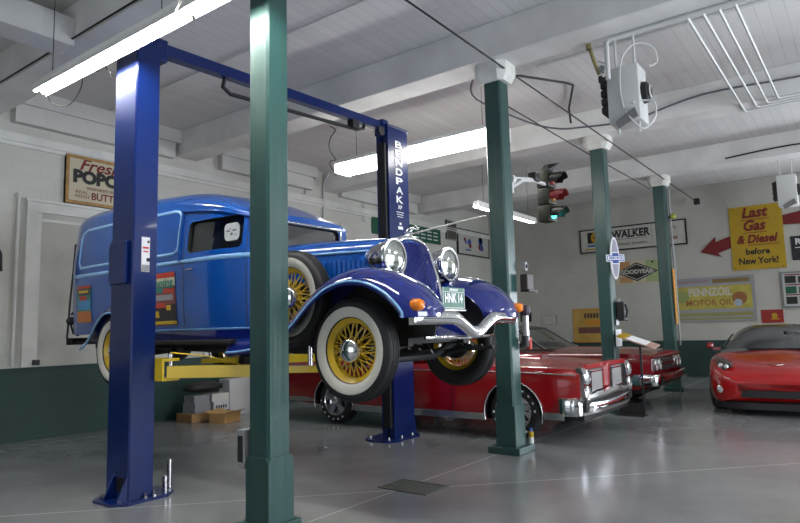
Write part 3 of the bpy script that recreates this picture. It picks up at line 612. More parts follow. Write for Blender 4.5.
# wheels
def wire_wheel(parent, x, y, z, s, whitewall=True, name='wheel'):
    R_ = .375
    m = VB(); prof = [(.235, -.045), (.24, -.05), (.245, -.035), (.225, -.02), (.22, .02), (.245, .035), (.24, .05), (.235, .045), (.20, .02), (.20, -.02)]
    m.lathe(prof, MYW, origin=(x, y, z), axis=(0, 1, 0), n=48, closed=True); w_ = m.build(name, parent, smooth=40)
    m = VB(); t = [(.236, -.05), (.25, -.063), (.312, -.074), (.318, -.0745), (.345, -.070), (.362, -.058), (.372, -.04), (R_, 0), (.372, .04), (.362, .058), (.345, .070), (.318, .0745), (.312, .074), (.25, .063), (.236, .05)]
    m.lathe(t, MTY, origin=(x, y, z), axis=(0, 1, 0), n=56); 
    for k in (-.03, -.01, .01, .03): m.lathe([(R_-.001, k-.003), (R_+.003, k-.002), (R_+.003, k+.002), (R_-.001, k+.003)], MTY, origin=(x, y, z), axis=(0, 1, 0), n=56)
    tyre = m.build('tyre', w_, smooth=40)
    if whitewall:
        m = VB()
        m.lathe([(.243, s*.0595), (.25, s*.0655), (.28, s*.0725), (.312, s*.077), (.317, s*.0755)], MWW, origin=(x, y, z), axis=(0, 1, 0), n=56); m.build('whitewall', w_, smooth=60)
    m = VB(); n = 13
    for layer, (hy, ry, hr) in enumerate(((s*.05, s*.012, .062), (s*.0, s*.0, .07))):
        for i in range(n):
            for q in (-1, 1):
                t0 = 2*PI*i/n+layer*.15; t1 = t0+q*.42
                m.cyl((x+hr*math.cos(t0), y+hy, z+hr*math.sin(t0)), (x+.208*math.cos(t1), y+ry, z+.208*math.sin(t1)), (.0045), MYW, 5, cap=False)
    m.build('wire_spokes', w_, smooth=60)
    m = VB(); m.lathe([(.0, s*-.04), (.075, s*-.04), (.08, s*.0), (.075, s*.04), (.068, s*.055), (.0, s*.056)], MYW, origin=(x, y, z), axis=(0, 1, 0), n=28); m.build('hub', w_, smooth=50)
    m = VB(); m.lathe([(.088, s*.05), (.09, s*.072), (.072, s*.092), (.035, s*.104), (.0, s*.107)], MCH, origin=(x, y, z), axis=(0, 1, 0), n=28); m.build('hub_cap', w_, smooth=50)
    m = VB(); m.lathe([(.0, -s*.06), (.13, -s*.06), (.13, -s*.02), (0, -s*.02)], MUND, origin=(x, y, z), axis=(0, 1, 0), n=28); m.build('brake_drum', w_, smooth=50)
    return w_
for s in (-1, 1):
    wire_wheel(van, 2.03, s*.72, 1.21, s); wire_wheel(van, -1.19, s*.72, 1.21, s)
    wire_wheel(van, 1.37, s*.70, 1.63, s, name='spare_wheel')
# front end
m = VB(); gz = np.linspace(1.45, 2.06, 14)
def gx(z): return 2.31-(z-1.45)/(.61)*.20
def gw(z): return .175+.065*min(1, (z-1.45)/.35)
m.grid([[(gx(z)-.07, -gw(z), z), (gx(z)+.0, 0, z), (gx(z)-.07, gw(z), z)] for z in gz], mat('grille_dark_blue', (.008, .015, .13), .3)); grille = m.build('grille', van)
m = VB()
for s in (-1, 1):
    for i in range(30):
        z0 = 1.28+i*.028; z1 = z0+.22
        a = (gx(z0)-.066, s*gw(max(1.45, min(z0, 2.06)))*.98, z0); b = (gx(z1)+.008, 0, z1)
        if z1 < 1.5 or z0 > 2.03: continue
        if z0 < 1.45: k = (1.45-z0)/(z1-z0); a = tuple(a[j]+(b[j]-a[j])*k for j in range(3))
        if z1 > 2.08: k = (2.07-z0)/(z1-z0); b = tuple(a[j]+(b[j]-a[j])*k for j in range(3))
        m.tube([a, b], .0055, MVF, 5)
m.build('grille_slats', grille, smooth=50)
m = VB(); arch = [(gx(z)-.075, -gw(z)-.012, z) for z in np.linspace(1.44, 1.98, 10)]
top = [(gx(2.05+.06*math.sin(t))-.075+.02*math.sin(t), -(.25)*math.cos(t), 2.0+.11*math.sin(t)) for t in np.linspace(.15, PI-.15, 11)]
full = arch+top+[(a, -b, c) for a, b, c in arch[::-1]]
m.tube(full, .024, MCH, 10); m.build('radiator_shell', van, smooth=60)
m = VB(); m.grid([[(2.0, -y, z), (gx(min(z, 2.05))-.07, -y, z)] for y, z in [(-.24, 1.96), (-.23, 2.03), (-.17, 2.09), (-.09, 2.118), (0, 2.128), (.09, 2.118), (.17, 2.09), (.23, 2.03), (.24, 1.96)]], MCH); m.build('radiator_top', van, smooth=60)
m = VB(); m.lathe([(.035, 0), (.035, .02), (.02, .035), (.01, .05)], MCH, origin=(2.02, 0, 2.12), axis=(0, 0, 1), n=18); m.tube([(1.98, 0, 2.16), (2.03, 0, 2.18), (2.09, 0, 2.2), (2.13, 0, 2.185)], .012, MCH, 8, rs=[.006, .018, .016, .006]); m.build('hood_ornament', van, smooth=60)
for s in (-1, 1):
    hc = (2.17, s*.395, 1.91)
    m = VB(); m.lathe([(.138, .0), (.147, -.008), (.147, -.03), (.136, -.05), (.128, -.10), (.11, -.17), (.08, -.24), (.035, -.28), (.0, -.29)], MCH, origin=hc, axis=(1, 0, 0), n=36); h = m.build('headlight', van, smooth=60)
    m = VB(); m.lathe([(.0, .035), (.06, .03), (.1, .016), (.134, -.004)], mat('headlight_lens', (.5, .52, .5), .14, .9), origin=hc, axis=(1, 0, 0), n=36); m.build('headlight_lens', h, smooth=60)
    m = VB(); m.lathe([(.132, -.012), (.149, -.006), (.148, .006), (.133, .004)], MCH, origin=hc, axis=(1, 0, 0), n=36); m.build('headlight_ring', h, smooth=60)
    m = VB(); m.tube([(2.03, s*.385, 1.80), (2.03, s*.37, 1.70)], .02, MCH, 8); m.tube([(2.06, s*.38, 1.80), (2.02, s*.2, 1.76)], .012, MCH, 8); m.build('headlight_stalk', h, smooth=60)
    m = VB(); m.lathe([(.0, .05), (.03, .045), (.042, .02), (.044, -.02), (.03, -.05), (0, -.055)], MAMB, origin=(2.62, s*.76, 1.515), axis=(1, 0, 0), n=20); tl = m.build('turn_signal', van, smooth=60)
    m = VB(); m.cyl((2.60, s*.76, 1.40), (2.60, s*.76, 1.47), .008, MCH, 8); m.build('signal_stalk', tl)
# bumper with a dipped centre
bp_ = spl([(2.58, -.77, 1.43), (2.61, -.70, 1.43), (2.63, -.5, 1.43), (2.65, -.30, 1.425), (2.65, -.18, 1.38), (2.65, -.06, 1.325), (2.65, .06, 1.325), (2.65, .18, 1.38), (2.65, .30, 1.425), (2.63, .5, 1.43), (2.61, .70, 1.43), (2.58, .77, 1.43)], 4)
m = VB(); R = []
for i, p in enumerate(bp_):
    R.append([(p[0]+dx, p[1], p[2]+dz) for dx, dz in ((-.025, -.05), (.0, -.048), (.018, -.028), (.022, 0), (.018, .028), (0, .048), (-.025, .05))])
m.grid(R, MCH, closed=True); m.add(R[0], [tuple(range(7))], MCH); m.add(R[-1], [tuple(range(7))], MCH); m.build('front_bumper', van, smooth=50)
for s in (-1, 1): VB().tube([(2.62, s*.36, 1.42), (2.45, s*.36, 1.36), (2.25, s*.36, 1.31), (2.0, s*.36, 1.28)], .02, MUND, 8).build('bumper_bracket', van, smooth=60)
m = VB(); m.grid([[(x, y, z) for y in np.linspace(-.3, .3, 7)] for x, z in ((2.22, 1.46), (2.34, 1.42), (2.45, 1.34), (2.48, 1.27))], MVF); finish_fender(m, 'front_splash_apron', van, .01)
# licence plate
MPG = mat('plate_green', (.006, .11, .06), .4)
py = -.23
m = VB(); m.box((2.58, py-.155, 1.495), (2.586, py+.155, 1.655), MPG, bev=.002); pl = m.build('license_plate', van)
m = VB(); put_text(m, 'HNK 14', .095, (2.5885, py, 1.572), (0, 1, 0), (0, 0, 1), MWT, width=.25, bold=.004); put_text(m, 'VERMONT', .026, (2.5885, py, 1.636), (0, 1, 0), (0, 0, 1), MWT, width=.13, bold=.001)
for c, d in (((py-.15, 1.499), (py+.15, 1.504)), ((py-.15, 1.619), (py+.15, 1.622)), ((py-.152, 1.498), (py-.147, 1.65)), ((py+.147, 1.498), (py+.152, 1.65))): m.box((2.586, *c), (2.589, *d), MWT)
m.build('plate_lettering', pl)
m = VB(); m.box((2.56, py-.01, 1.38), (2.575, py+.01, 1.6), MCH); m.box((2.50, py-.17, 1.48), (2.59, py+.17, 1.49), MCH); m.build('plate_bracket', van)
m = VB(); m.tube([(2.5, -.5, 1.29), (2.56, -.3, 1.285), (2.57, 0, 1.28), (2.56, .3, 1.285), (2.5, .5, 1.29)], .016, MCH, 8); m.build('bumper_lower_bar', van, smooth=60)
for s in (-1, 1):
    P = [(x, s*.44, z-.045) for x, z in fp if 1.25 < x < 2.6]; P += [(2.55, s*.44, 1.3), (1.3, s*.44, 1.22)]
    m = VB(); m.prism(P, (0, 0, 0), (0, s*.012, 0), MUND); m.build('inner_fender', van)
# chassis
m = VB()
for s in (-1, 1): m.box((-2.25, s*.40-.03, 1.225), (2.3, s*.40+.03, 1.345), MUND)
for x in (-2.1, -1.0, 0, .9, 2.2): m.box((x-.04, -.4, 1.24), (x+.04, .4, 1.32), MUND)
m.build('chassis_frame', van)
m = VB(); m.tube([(2.03, -.66, 1.21), (2.03, -.5, 1.18), (2.03, -.3, 1.12), (2.03, .3, 1.12), (2.03, .5, 1.18), (2.03, .66, 1.21)], .033, MUND, 8); m.build('front_axle', van, smooth=60)
m = VB(); m.cyl((-1.22, -.66, 1.21), (-1.22, .66, 1.21), .04, MUND, 12); m.lathe([(.0, -.12), (.1, -.1), (.14, 0), (.1, .1), (0, .12)], MUND, origin=(-1.22, 0, 1.21), axis=(1, 0, 0), n=20); m.build('rear_axle', van, smooth=50)
for s in (-1, 1):
    for xc in (2.03, -1.22):
        m = VB()
        for k in range(4): m.tube([(xc-.5+.1*k, s*.46, 1.19+.02*k-.012*k), (xc, s*.46, 1.13-.014*k+.02), (xc+.5-.1*k, s*.46, 1.19+.008*k)], .012, MUND, 6, sx=2)
        m.build('leaf_spring', van)
m = VB(); m.box((1.2, -.2, 1.12), (1.9, .2, 1.55), MUND, bev=.05); m.box((.7, -.14, 1.15), (1.25, .14, 1.4), MUND, bev=.04); m.cyl((.7, 0, 1.22), (-1.2, 0, 1.2), .03, MUND, 10); m.build('engine_and_driveshaft', van)
m = VB(); m.tube([(1.4, .28, 1.25), (.8, .28, 1.17), (-.5, .28, 1.16), (-2.2, .3, 1.2)], .025, mat('rusty_pipe', (.09, .06, .045), .7), 8); m.cyl((-.4, .28, 1.16), (.2, .28, 1.16), .07, MUND, 16); m.build('exhaust_pipe', van, smooth=50)
# rear bumper, rail, tail lamp
m = VB(); R = []
for y in np.linspace(-.66, .66, 12): R.append([(-2.52+.06*abs(y)**2+dx, y, 1.31+dz) for dx, dz in ((.015, -.04), (-.01, -.03), (-.016, 0), (-.01, .03), (.015, .04))])
m.grid(R, MCH, closed=True); m.add(R[0], [tuple(range(5))], MCH); m.add(R[-1], [tuple(range(5))], MCH); m.build('rear_bumper', van, smooth=50)
for s in (-1, 1): VB().box((-2.5, s*.4-.015, 1.28), (-2.2, s*.4+.015, 1.31), MUND).build('bumper_bracket', van)
m = VB(); m.tube([(-2.42, -.56, 2.47), (-2.53, -.56, 2.47), (-2.54, -.57, 2.2), (-2.54, -.6, 1.8), (-2.55, -.62, 1.33), (-2.5, -.62, 1.3)], .012, MUND, 8); m.build('rear_rail', van, smooth=60)
m = VB(); m.lathe([(0, -.03), (.04, -.025), (.05, .02), (.035, .06), (0, .07)], MUND, origin=(-2.48, -.62, 1.55), axis=(1, 0, 0), n=20); m.tube([(-2.46, -.62, 1.62), (-2.42, -.6, 1.68)], .012, MUND, 8); m.tube([(-2.46, -.62, 1.50), (-2.44, -.6, 1.4), (-2.36, -.58, 1.38)], .012, MUND, 8); m.build('tail_lamp', van, smooth=50)
# ================= MODERN-ERA CARS =================
MR1 = mat('car_red_paint', (0.29, 0.004, 0.007), 0.2, coat=.8)
MR2 = mat('car_red_paint_shaded', (0.15, 0.003, 0.006), 0.2, coat=.7)  # same red as the nearer car, darkened to stand for shade
MR3 = mat('sports_car_red_paint', (0.29, 0.004, 0.004), 0.22, coat=.6)
MVIN = mat('black_vinyl', (0.015, 0.014, 0.014), 0.55, bump=.2, nscale=60)
MALU = mat('satin_aluminium', (0.45, 0.45, 0.46), 0.32, 0.9)
MGR = mat('grille_black', (0.01, 0.01, 0.011), .4)
MLENS = mat('lamp_lens', (.72, .74, .74), .1, .6)
MSILL = mat('silver_sill_trim', (.5, .5, .5), .25, .85)
MDGL = glass_mat('dark_window_glass', (.16, .17, .17))
def car_section(x, T):
    g = lambda k: smooth_itp(x, T['x'], T[k])
    w, zb, zs, zc = g('w'), g('zb'), g('zs'), g('zc'); hu = g('hump') if 'hump' in T else 0; zm = zb+(zs-zb)*.55
    return [(0, zb), (w*.6, zb), (w*.93, zb), (w*.975, zb+.06), (w*.995, zb+.16), (w, zm), (w*.995, zs-.14), (w*.985, zs-.06), (w*.955, zs-.012), (w*.90, zs+hu*.6), (w*.80, zs+hu), (w*.66, zs+hu*.7+(zc-zs)*.35), (w*.45, zs+(zc-zs)*.75), (w*.2, zc-.004), (0, zc)]
def car_body(root, T, xs, mt, wheels, ar, name='body'):
    m = MB(); loft_half(m, xs, lambda x: car_section(x, T), mt); o = m.build(name)
    bmx = bmesh.new(); bmx.from_mesh(o.data); bmesh.ops.remove_doubles(bmx, verts=bmx.verts, dist=1e-5); bmesh.ops.recalc_face_normals(bmx, faces=bmx.faces); bmx.to_mesh(o.data); bmx.free()
    c = []
    for wx in wheels:
        for s in (-1, 1):
            k = MB(); k.cyl((wx, s*.58, ar-.02), (wx, s*1.2, ar-.02), ar+.045, MGR, 40); c.append(k.build('cut'))
    boolean(o, c); o.parent = root; shade(o, 38); return o
def car_wheel(root, x, y, r, w, s, style='mag', letters=False):
    m = MB(); m.lathe([(r*.62, -w/2), (r*.66, -w*.52), (r*.8, -w*.56), (r*.93, -w*.5), (r*.985, -w*.38), (r, -w*.2), (r, w*.2), (r*.985, w*.38), (r*.93, w*.5), (r*.8, w*.56), (r*.66, w*.52), (r*.62, w/2)], MTY, origin=(x, y, r), n=48)
    ty = m.build('tyre', root, smooth=40)
    if letters:
        m = MB()
        for q in range(18):
            if q % 9 in (7, 8): continue
            t0 = 2*PI*q/18; t1 = t0+.11; yy = y+s*(w*.565)
            m.add([(x+rr*math.cos(t), yy, r+rr*math.sin(t)) for rr, t in ((r*.78, t0), (r*.85, t0), (r*.85, t1), (r*.78, t1))], [(0, 1, 2, 3)], MWT)
        m.build('tyre_lettering', ty)
    m = MB(); m.lathe([(r*.64, s*w*.5), (r*.66, s*w*.55), (r*.62, s*w*.55), (r*.58, s*w*.42), (r*.56, s*w*.1), (r*.2, s*w*.05), (0, s*w*.05)], MCH if style == 'mag' else MALU, origin=(x, y, r), n=40); rim = m.build('rim', ty, smooth=40)
    m = MB(); n = 5
    for q in range(n):
        t = 2*PI*q/n+.3; c, sn = math.cos(t), math.sin(t); ya, yb = y+s*w*.42, y+s*w*.5
        def P(rr, off, yy): return (x+rr*c-off*sn, yy, r+rr*sn+off*c)
        m.hexa([P(r*.12, -.035, ya-s*.03), P(r*.58, -.05, ya-s*.03), P(r*.58, .05, ya-s*.03), P(r*.12, .035, ya-s*.03), P(r*.12, -.025, yb), P(r*.58, -.03, ya+s*.01), P(r*.58, .03, ya+s*.01), P(r*.12, .025, yb)], MALU)
    m.build('wheel_spokes', rim)
    m = MB(); m.lathe([(r*.17, s*w*.45), (r*.15, s*w*.56), (r*.08, s*w*.6), (0, s*w*.61)], MCH, origin=(x, y, r), n=20); m.build('centre_cap', rim, smooth=50)
    m = MB(); m.lathe([(0, -s*w*.4), (r*.55, -s*w*.4), (r*.55, 0), (0, 0)], MGR, origin=(x, y, r), n=20); m.build('brake_drum', rim)
    return ty
def greenhouse(root, zb, bx0, bx1, tx0, tx1, wb, wt, zt, roofm, glass=MGL, pill=MR1, crown=.05):
    # bx0/bx1 rear/front base x, tx0/tx1 rear/front top x
    def q(nm, P, off=0): m = MB(); m.add(P, [(0, 1, 2, 3)], glass); return m.build(nm, root)
    def curved(nm, xb, xt, bow):   # bowed windscreen
        m = MB(); R = []
        for v in np.linspace(0, 1, 5):
            R.append([(xb+(xt-xb)*v-bow*(abs(u)**2.4), u*(wb+(wt-wb)*v), zb+(zt-zb)*v) for u in np.linspace(-1, 1, 13)])
        m.grid(R, glass); return m.build(nm, root, smooth=60)
    curved('windshield', bx1, tx1, .16); curved('rear_window', bx0, tx0, -.10)
    for s in (-1, 1):
        q('side_window', [(bx1-.2, s*wb, zb), (tx1-.18, s*wt, zt), (tx0+.12, s*wt, zt), (bx0+.25, s*wb, zb)])
        m = MB(); m.tube([(bx1-.16, s*wb, zb-.01), (tx1-.14, s*wt, zt)], .022, pill, 8, sx=1.4); m.tube([(bx1-.13, s*wb*1.0, zb), (tx1-.12, s*wt, zt)], .008, MCH, 6); m.build('windshield_pillar', root, smooth=60)
        m = MB(); m.hexa([(bx0+.05, s*wb-.02, zb-.02), (bx0+.6, s*wb-.02, zb-.02), (bx0+.6, s*wb+.01, zb-.02), (bx0+.05, s*wb+.01, zb-.02), (tx0+.02, s*wt-.02, zt), (tx0+.32, s*wt-.02, zt), (tx0+.32, s*wt+.01, zt), (tx0+.02, s*wt+.01, zt)], roofm); m.build('rear_pillar', root)
        m = MB(); m.tube([(.1, s*wb*.9, zb-.0), (.1, s*(wb+.14), zb+.06)], .008, MCH, 6); m.lathe([(0, -.03), (.045, -.02), (.055, .01), (.05, .02), (0, .02)], MCH, origin=(bx1-.55, s*(wb+.16), zb+.08), axis=(1, 0, 0), n=20); m.tube([(bx1-.55, s*(wb+.16), zb+.04), (bx1-.52, s*(wb+.1), zb-.02)], .01, MCH, 6); m.build('side_mirror', root, smooth=50)
    m = MB(); R = []
    for x in np.linspace(tx0-.02, tx1+.02, 9):
        k = (x-tx0)/(tx1-tx0); cz = crown*math.sin(PI*min(1, max(0, k)))**.6
        R.append([(x-.10*abs(u)**2.4*(1 if k > .5 else -1)*(abs(k-.5)*2), u*(wt+.015), zt+(cz+.012)*(1-abs(u)**3)) for u in np.linspace(-1, 1, 13)])
    m.grid(R, roofm); o = m.build('roof', root); md = o.modifiers.new('s', 'SOLIDIFY'); md.thickness = .03; md.offset = -1; ev_replace(o); shade(o, 50)
    m = MB(); m.box((-.6, -.55, zb-.35), (-.05, .55, zb-.18), MVIN, bev=.04); m.box((-.72, -.55, zb-.3), (-.55, .55, zb+.08), MVIN, bev=.05); m.build('front_seat', root)
    m = MB(); m.lathe([(.17, 0), (.182, .01), (.17, .02), (.16, .01), (.17, 0)], MVIN, origin=(bx1-.55, .35, zb+.02), axis=(-.85, 0, .45), n=28); m.build('steering_wheel', root, smooth=60)
# ---- red muscle car (nearer) ----
T1 = dict(x=[-2.78, -2.70, -2.4, -1.5, -.4, .6, 1.5, 2.0, 2.29], w=[.80, .87, .925, .945, .935, .94, .94, .925, .90],
          zb=[.42, .36, .30, .24, .22, .22, .24, .30, .36], zs=[.78, .84, .90, .925, .885, .885, .88, .865, .85], zc=[.82, .90, .94, .96, .95, .955, .945, .915, .885])
gto = empty('muscle_car', (7.86, 4.96, 0), 'bright red 1960s hardtop muscle car with stacked headlights parked behind the lift', 'car', rz=-PI/2)
b1 = car_body(gto, T1, [-2.78, -2.74, -2.66, -2.5]+list(np.linspace(-2.3, 2.1, 24))+[2.2, 2.29], MR1, (1.46, -1.46), .335)
greenhouse(gto, .93, -1.75, .62, -1.05, -.02, .74, .60, 1.30, MR1)
for s in (-1, 1):
    for wx in (1.46, -1.46): car_wheel(gto, wx, s*.80, .335, .19, s, letters=True)
    # arch trim, sill, body crease, door gap
    for wx in (1.46, -1.46):
        m = MB(); m.tube([(wx+.383*math.cos(t), s*.944, .315+.383*math.sin(t)) for t in np.linspace(-.25, PI+.25, 24)], .009, MSILL, 6); m.build('arch_trim', gto, smooth=60)
    m = MB(); m.box((-1.06, s*.93-.012, .215), (1.06, s*.93+.012, .30), MSILL, bev=.006); m.box((1.86, s*.925-.012, .27), (2.1, s*.925+.008, .35), MSILL, bev=.004); m.box((-2.4, s*.91-.012, .30), (-1.86, s*.92+.008, .36), MSILL, bev=.004); m.build('sill_trim', gto)
    m = MB(); m.tube([(x, s*(smooth_itp(x, T1['x'], T1['w'])*.99+.002), smooth_itp(x, T1['x'], T1['zs'])-.075) for x in np.linspace(-2.4, 2.25, 24)], .006, MSILL, 5); m.build('beltline_trim', gto, smooth=60)
    for dx in (-.62, .62): 
        m = MB(); m.box((dx-.003, s*.938-.004, .30), (dx+.003, s*.938+.004, .83), MGR); m.build('door_gap', gto)
    m = MB(); m.box((-.5, s*.945-.012, .74), (-.36, s*.945+.018, .765), MCH, bev=.006); m.build('door_handle', gto)
    # stacked headlights in chrome bezel
    m = MB(); m.prism([(x, s*.675, z) for x, z in ((2.36, .46), (2.42, .46), (2.45, .52), (2.44, .80), (2.415, .86), (2.36, .86))], (0, 0, 0), (0, s*.205, 0), MCH); bz = m.build('headlight_bezel', gto)
    for z in (.565, .755):
        m = MB(); m.lathe([(.082, -.02), (.09, .012), (.078, .02), (.074, .004)], MCH, origin=(2.445, s*.778, z), axis=(1, 0, 0), n=26); h = m.build('headlight', bz, smooth=50)
        m = MB(); m.lathe([(0, .018), (.05, .012), (.075, 0)], MLENS, origin=(2.445, s*.778, z), axis=(1, 0, 0), n=26); m.build('headlight_lens', h, smooth=60)
    m = MB(); m.box((2.38, s*.12 if s > 0 else -.68, .53), (2.405, .68 if s > 0 else -.12, .83), MGR); g = m.build('grille_opening', gto)
    m = MB(); 
    for k in range(11): zz = .585+k*.019; m.box((2.395, s*.18 if s > 0 else -.56, zz), (2.42, .56 if s > 0 else -.18, zz+.014), mat('grille_silver', (.34, .34, .34), .45, .3))
    for yy in (.18, .56): m.box((2.395, s*yy-.008, .575), (2.42, s*yy+.008, .80), MCH)
    m.box((2.395, s*.18 if s > 0 else -.56, .795), (2.425, .56 if s > 0 else -.18, .81), MCH); m.box((2.395, s*.18 if s > 0 else -.56, .57), (2.425, .56 if s > 0 else -.18, .585), MCH)
    m.build('grille_insert', g)
m = MB(); m.prism([(2.38, y, z) for y, z in ((-.72, .84), (.72, .84), (.70, .892), (0, .90), (-.70, .892))], (0, 0, 0), (.05, 0, 0), MR1); m.build('hood_lip', gto)
m = MB(); m.hexa([(2.39, -.08, .5), (2.43, -.025, .5), (2.43, .025, .5), (2.39, .08, .5), (2.39, -.08, .86), (2.45, -.022, .86), (2.45, .022, .86), (2.39, .08, .86)], MR1); m.build('nose_divider', gto)
m = MB(); m.hexa([(1.05, -.16, .945), (1.5, -.16, .935), (1.5, .16, .935), (1.05, .16, .945), (1.10, -.10, .972), (1.48, -.13, .978), (1.48, .13, .978), (1.10, .10, .972)], MR1); m.box((1.49, -.11, .95), (1.501, .11, .972), MGR); m.build('hood_scoop', gto)
def bumper_blade(pts, prof, mt=MCH):
    m = MB(); R = []
    for p in spl(pts, 4):
        nx = 1 if abs(p[1]) < .8 else .3; ny = 0 if abs(p[1]) < .8 else math.copysign(1, p[1])
        R.append([(p[0]+nx*a, p[1]+ny*a, p[2]+b*p[3]) for a, b in prof])
    m.grid(R, mt, closed=True); n = len(prof); m.add(R[0], [tuple(range(n))], mt); m.add(R[-1], [tuple(range(n))], mt); return m
bumper_blade([(2.16, -.93, .42, 1.2), (2.25, -.93, .42, 1.2), (2.38, -.90, .42, 1.15), (2.45, -.74, .40, .8), (2.49, -.4, .39, .65), (2.50, 0, .39, .6), (2.49, .4, .39, .65), (2.45, .74, .40, .8), (2.38, .90, .42, 1.15), (2.25, .93, .42, 1.2), (2.16, .93, .42, 1.2)],
    ((-.03, -.09), (0, -.085), (.012, -.03), (.012, .03), (.0, .08), (-.03, .09))).build('front_bumper', gto, smooth=40)
bumper_blade([(2.40, -.90, .50, 1), (2.45, -.74, .515, 1), (2.50, -.4, .53, 1), (2.53, -.1, .56, 1.1), (2.53, .1, .56, 1.1), (2.50, .4, .53, 1), (2.45, .74, .515, 1), (2.40, .90, .50, 1)],
    ((-.05, -.03), (0, -.03), (.02, .0), (.0, .035), (-.05, .035))).build('bumper_upper_bar', gto, smooth=40)
MB().box((2.34, -.87, .36), (2.455, .87, .535), MGR, bev=.02).build('bumper_recess', gto)
m = MB(); m.box((2.0, -.80, .26), (2.40, .80, .34), MGR); m.build('front_valance', gto)
m = MB(); m.box((-2.88, -.88, .42), (-2.74, .88, .60), MCH, bev=.03); m.build('rear_bumper', gto)
m = MB()
for wx in (1.46, -1.46): m.cyl((wx, -.7, .32), (wx, .7, .32), .05, MUND, 12)
m.box((-2.2, -.5, .20), (2.0, .5, .26), MUND); m.build('underbody', gto)
for ch in gto.children_recursive:
    if ch.type == 'MESH' and ch.parent == gto and ch.name.split('.')[0] in ('headlight_bezel', 'grille_opening', 'hood_lip', 'nose_divider', 'front_bumper', 'bumper_upper_bar', 'bumper_recess', 'front_valance'): ch.location.x -= .11
# ---- red muscle car (farther), shade darkened into its paint ----
T2 = dict(x=[-2.6, -2.52, -2.2, -1.4, -.4, .6, 1.4, 2.05, 2.25], w=[.80, .86, .91, .93, .925, .93, .93, .915, .89],
          zb=[.42, .36, .30, .25, .24, .24, .26, .32, .40], zs=[.82, .87, .91, .93, .90, .90, .90, .88, .86], zc=[.84, .91, .945, .96, .955, .965, .96, .93, .89])
chv = empty('muscle_car', (11.06, 4.98, 0), 'red 1960s car, shade darkened into its paint, with black roof and twin round headlights behind the nearer red car', 'car', rz=-PI/2)
car_body(chv, T2, [-2.6, -2.56, -2.45, -2.3]+list(np.linspace(-2.1, 2.1, 22))+[2.2, 2.25], MR2, (1.44, -1.46), .34)
greenhouse(chv, .945, -1.6, .58, -1.0, -.02, .74, .60, 1.31, MVIN, pill=MGR)
for s in (-1, 1):
    for wx in (1.44, -1.46): car_wheel(chv, wx, s*.79, .34, .19, s)
    m = MB(); m.box((-1.06, s*.92-.01, .235), (1.04, s*.92+.012, .30), MSILL, bev=.005); m.build('sill_trim', chv)
    m = MB(); m.box((.62-.003, s*.928-.004, .30), (.62+.003, s*.928+.004, .85), MGR); m.build('door_gap', chv)
    m = MB(); m.box((2.20, s*.44 if s > 0 else -.86, .60), (2.27, .86 if s > 0 else -.44, .80), MCH, bev=.02); bz = m.build('headlight_bezel', chv)
    for y in (.545, .745):
        m = MB(); m.lathe([(.085, -.02), (.093, .012), (.08, .02), (.076, .004)], MCH, origin=(2.275, s*y, .70), axis=(1, 0, 0), n=26); h = m.build('headlight', bz, smooth=50)
        m = MB(); m.lathe([(0, .018), (.05, .012), (.077, 0)], MLENS, origin=(2.275, s*y, .70), axis=(1, 0, 0), n=26); m.build('headlight_lens', h, smooth=60)
m = MB(); m.box((2.235, -.46, .58), (2.255, .46, .81), MGR); m.box((2.25, -.46, .685), (2.272, .46, .715), MCH); m.box((2.24, -.86, .81), (2.285, .86, .83), MCH)
for k in range(6): m.box((2.25, -.45, .6+k*.035), (2.262, .45, .606+k*.035), MSILL)
m.build('front_grille', chv)
pth = spl([(1.95, -.91, .47), (2.15, -.93, .47), (2.33, -.88, .47), (2.38, -.6, .47), (2.40, 0, .47), (2.38, .6, .47), (2.33, .88, .47), (2.15, .93, .47), (1.95, .91, .47)], 4)
m = MB(); R = []
for p in pth:
    nx = 1 if abs(p[1]) < .8 else .3; ny = 0 if abs(p[1]) < .8 else math.copysign(1, p[1])
    R.append([(p[0]+nx*a, p[1]+ny*a, p[2]+b) for a, b in ((-.03, -.09), (0, -.085), (.02, -.02), (.02, .03), (.0, .085), (-.03, .09))])
m.grid(R, MCH, closed=True); m.add(R[0], [tuple(range(6))], MCH); m.add(R[-1], [tuple(range(6))], MCH); m.build('front_bumper', chv, smooth=40)
m = MB()
for wx in (1.44, -1.46): m.cyl((wx, -.7, .32), (wx, .7, .32), .05, MUND, 12)
m.box((-2.2, -.5, .22), (2.0, .5, .28), MUND); m.build('underbody', chv)
# ---- red sports coupe at right ----
T3 = dict(x=[-2.20, -2.1, -1.8, -1.4, -.6, .2, .8, 1.3, 1.7, 1.95, 2.1, 2.18, 2.215], w=[.80, .86, .92, .93, .90, .90, .92, .925, .90, .84, .74, .62, .50],
          zb=[.34, .26, .2, .17, .16, .16, .16, .165, .17, .18, .20, .24, .30], zs=[.84, .90, .92, .90, .83, .81, .82, .80, .73, .655, .59, .53, .47],
          zc=[.90, .95, .97, .98, .95, .93, .90, .835, .76, .70, .63, .57, .50], hump=[0, 0, .02, .04, .01, 0, .025, .05, .04, .02, 0, 0, 0])
vet = empty('sports_car', (12.40, 1.24, 0), 'low bright red modern sports coupe facing forward at the right edge by the back wall', 'car', rz=math.radians(-175.5))
car_body(vet, T3, [-2.2, -2.15]+list(np.linspace(-2.05, 1.9, 24))+[1.98, 2.05, 2.11, 2.16, 2.195, 2.215], MR3, (1.33, -1.35), .325)
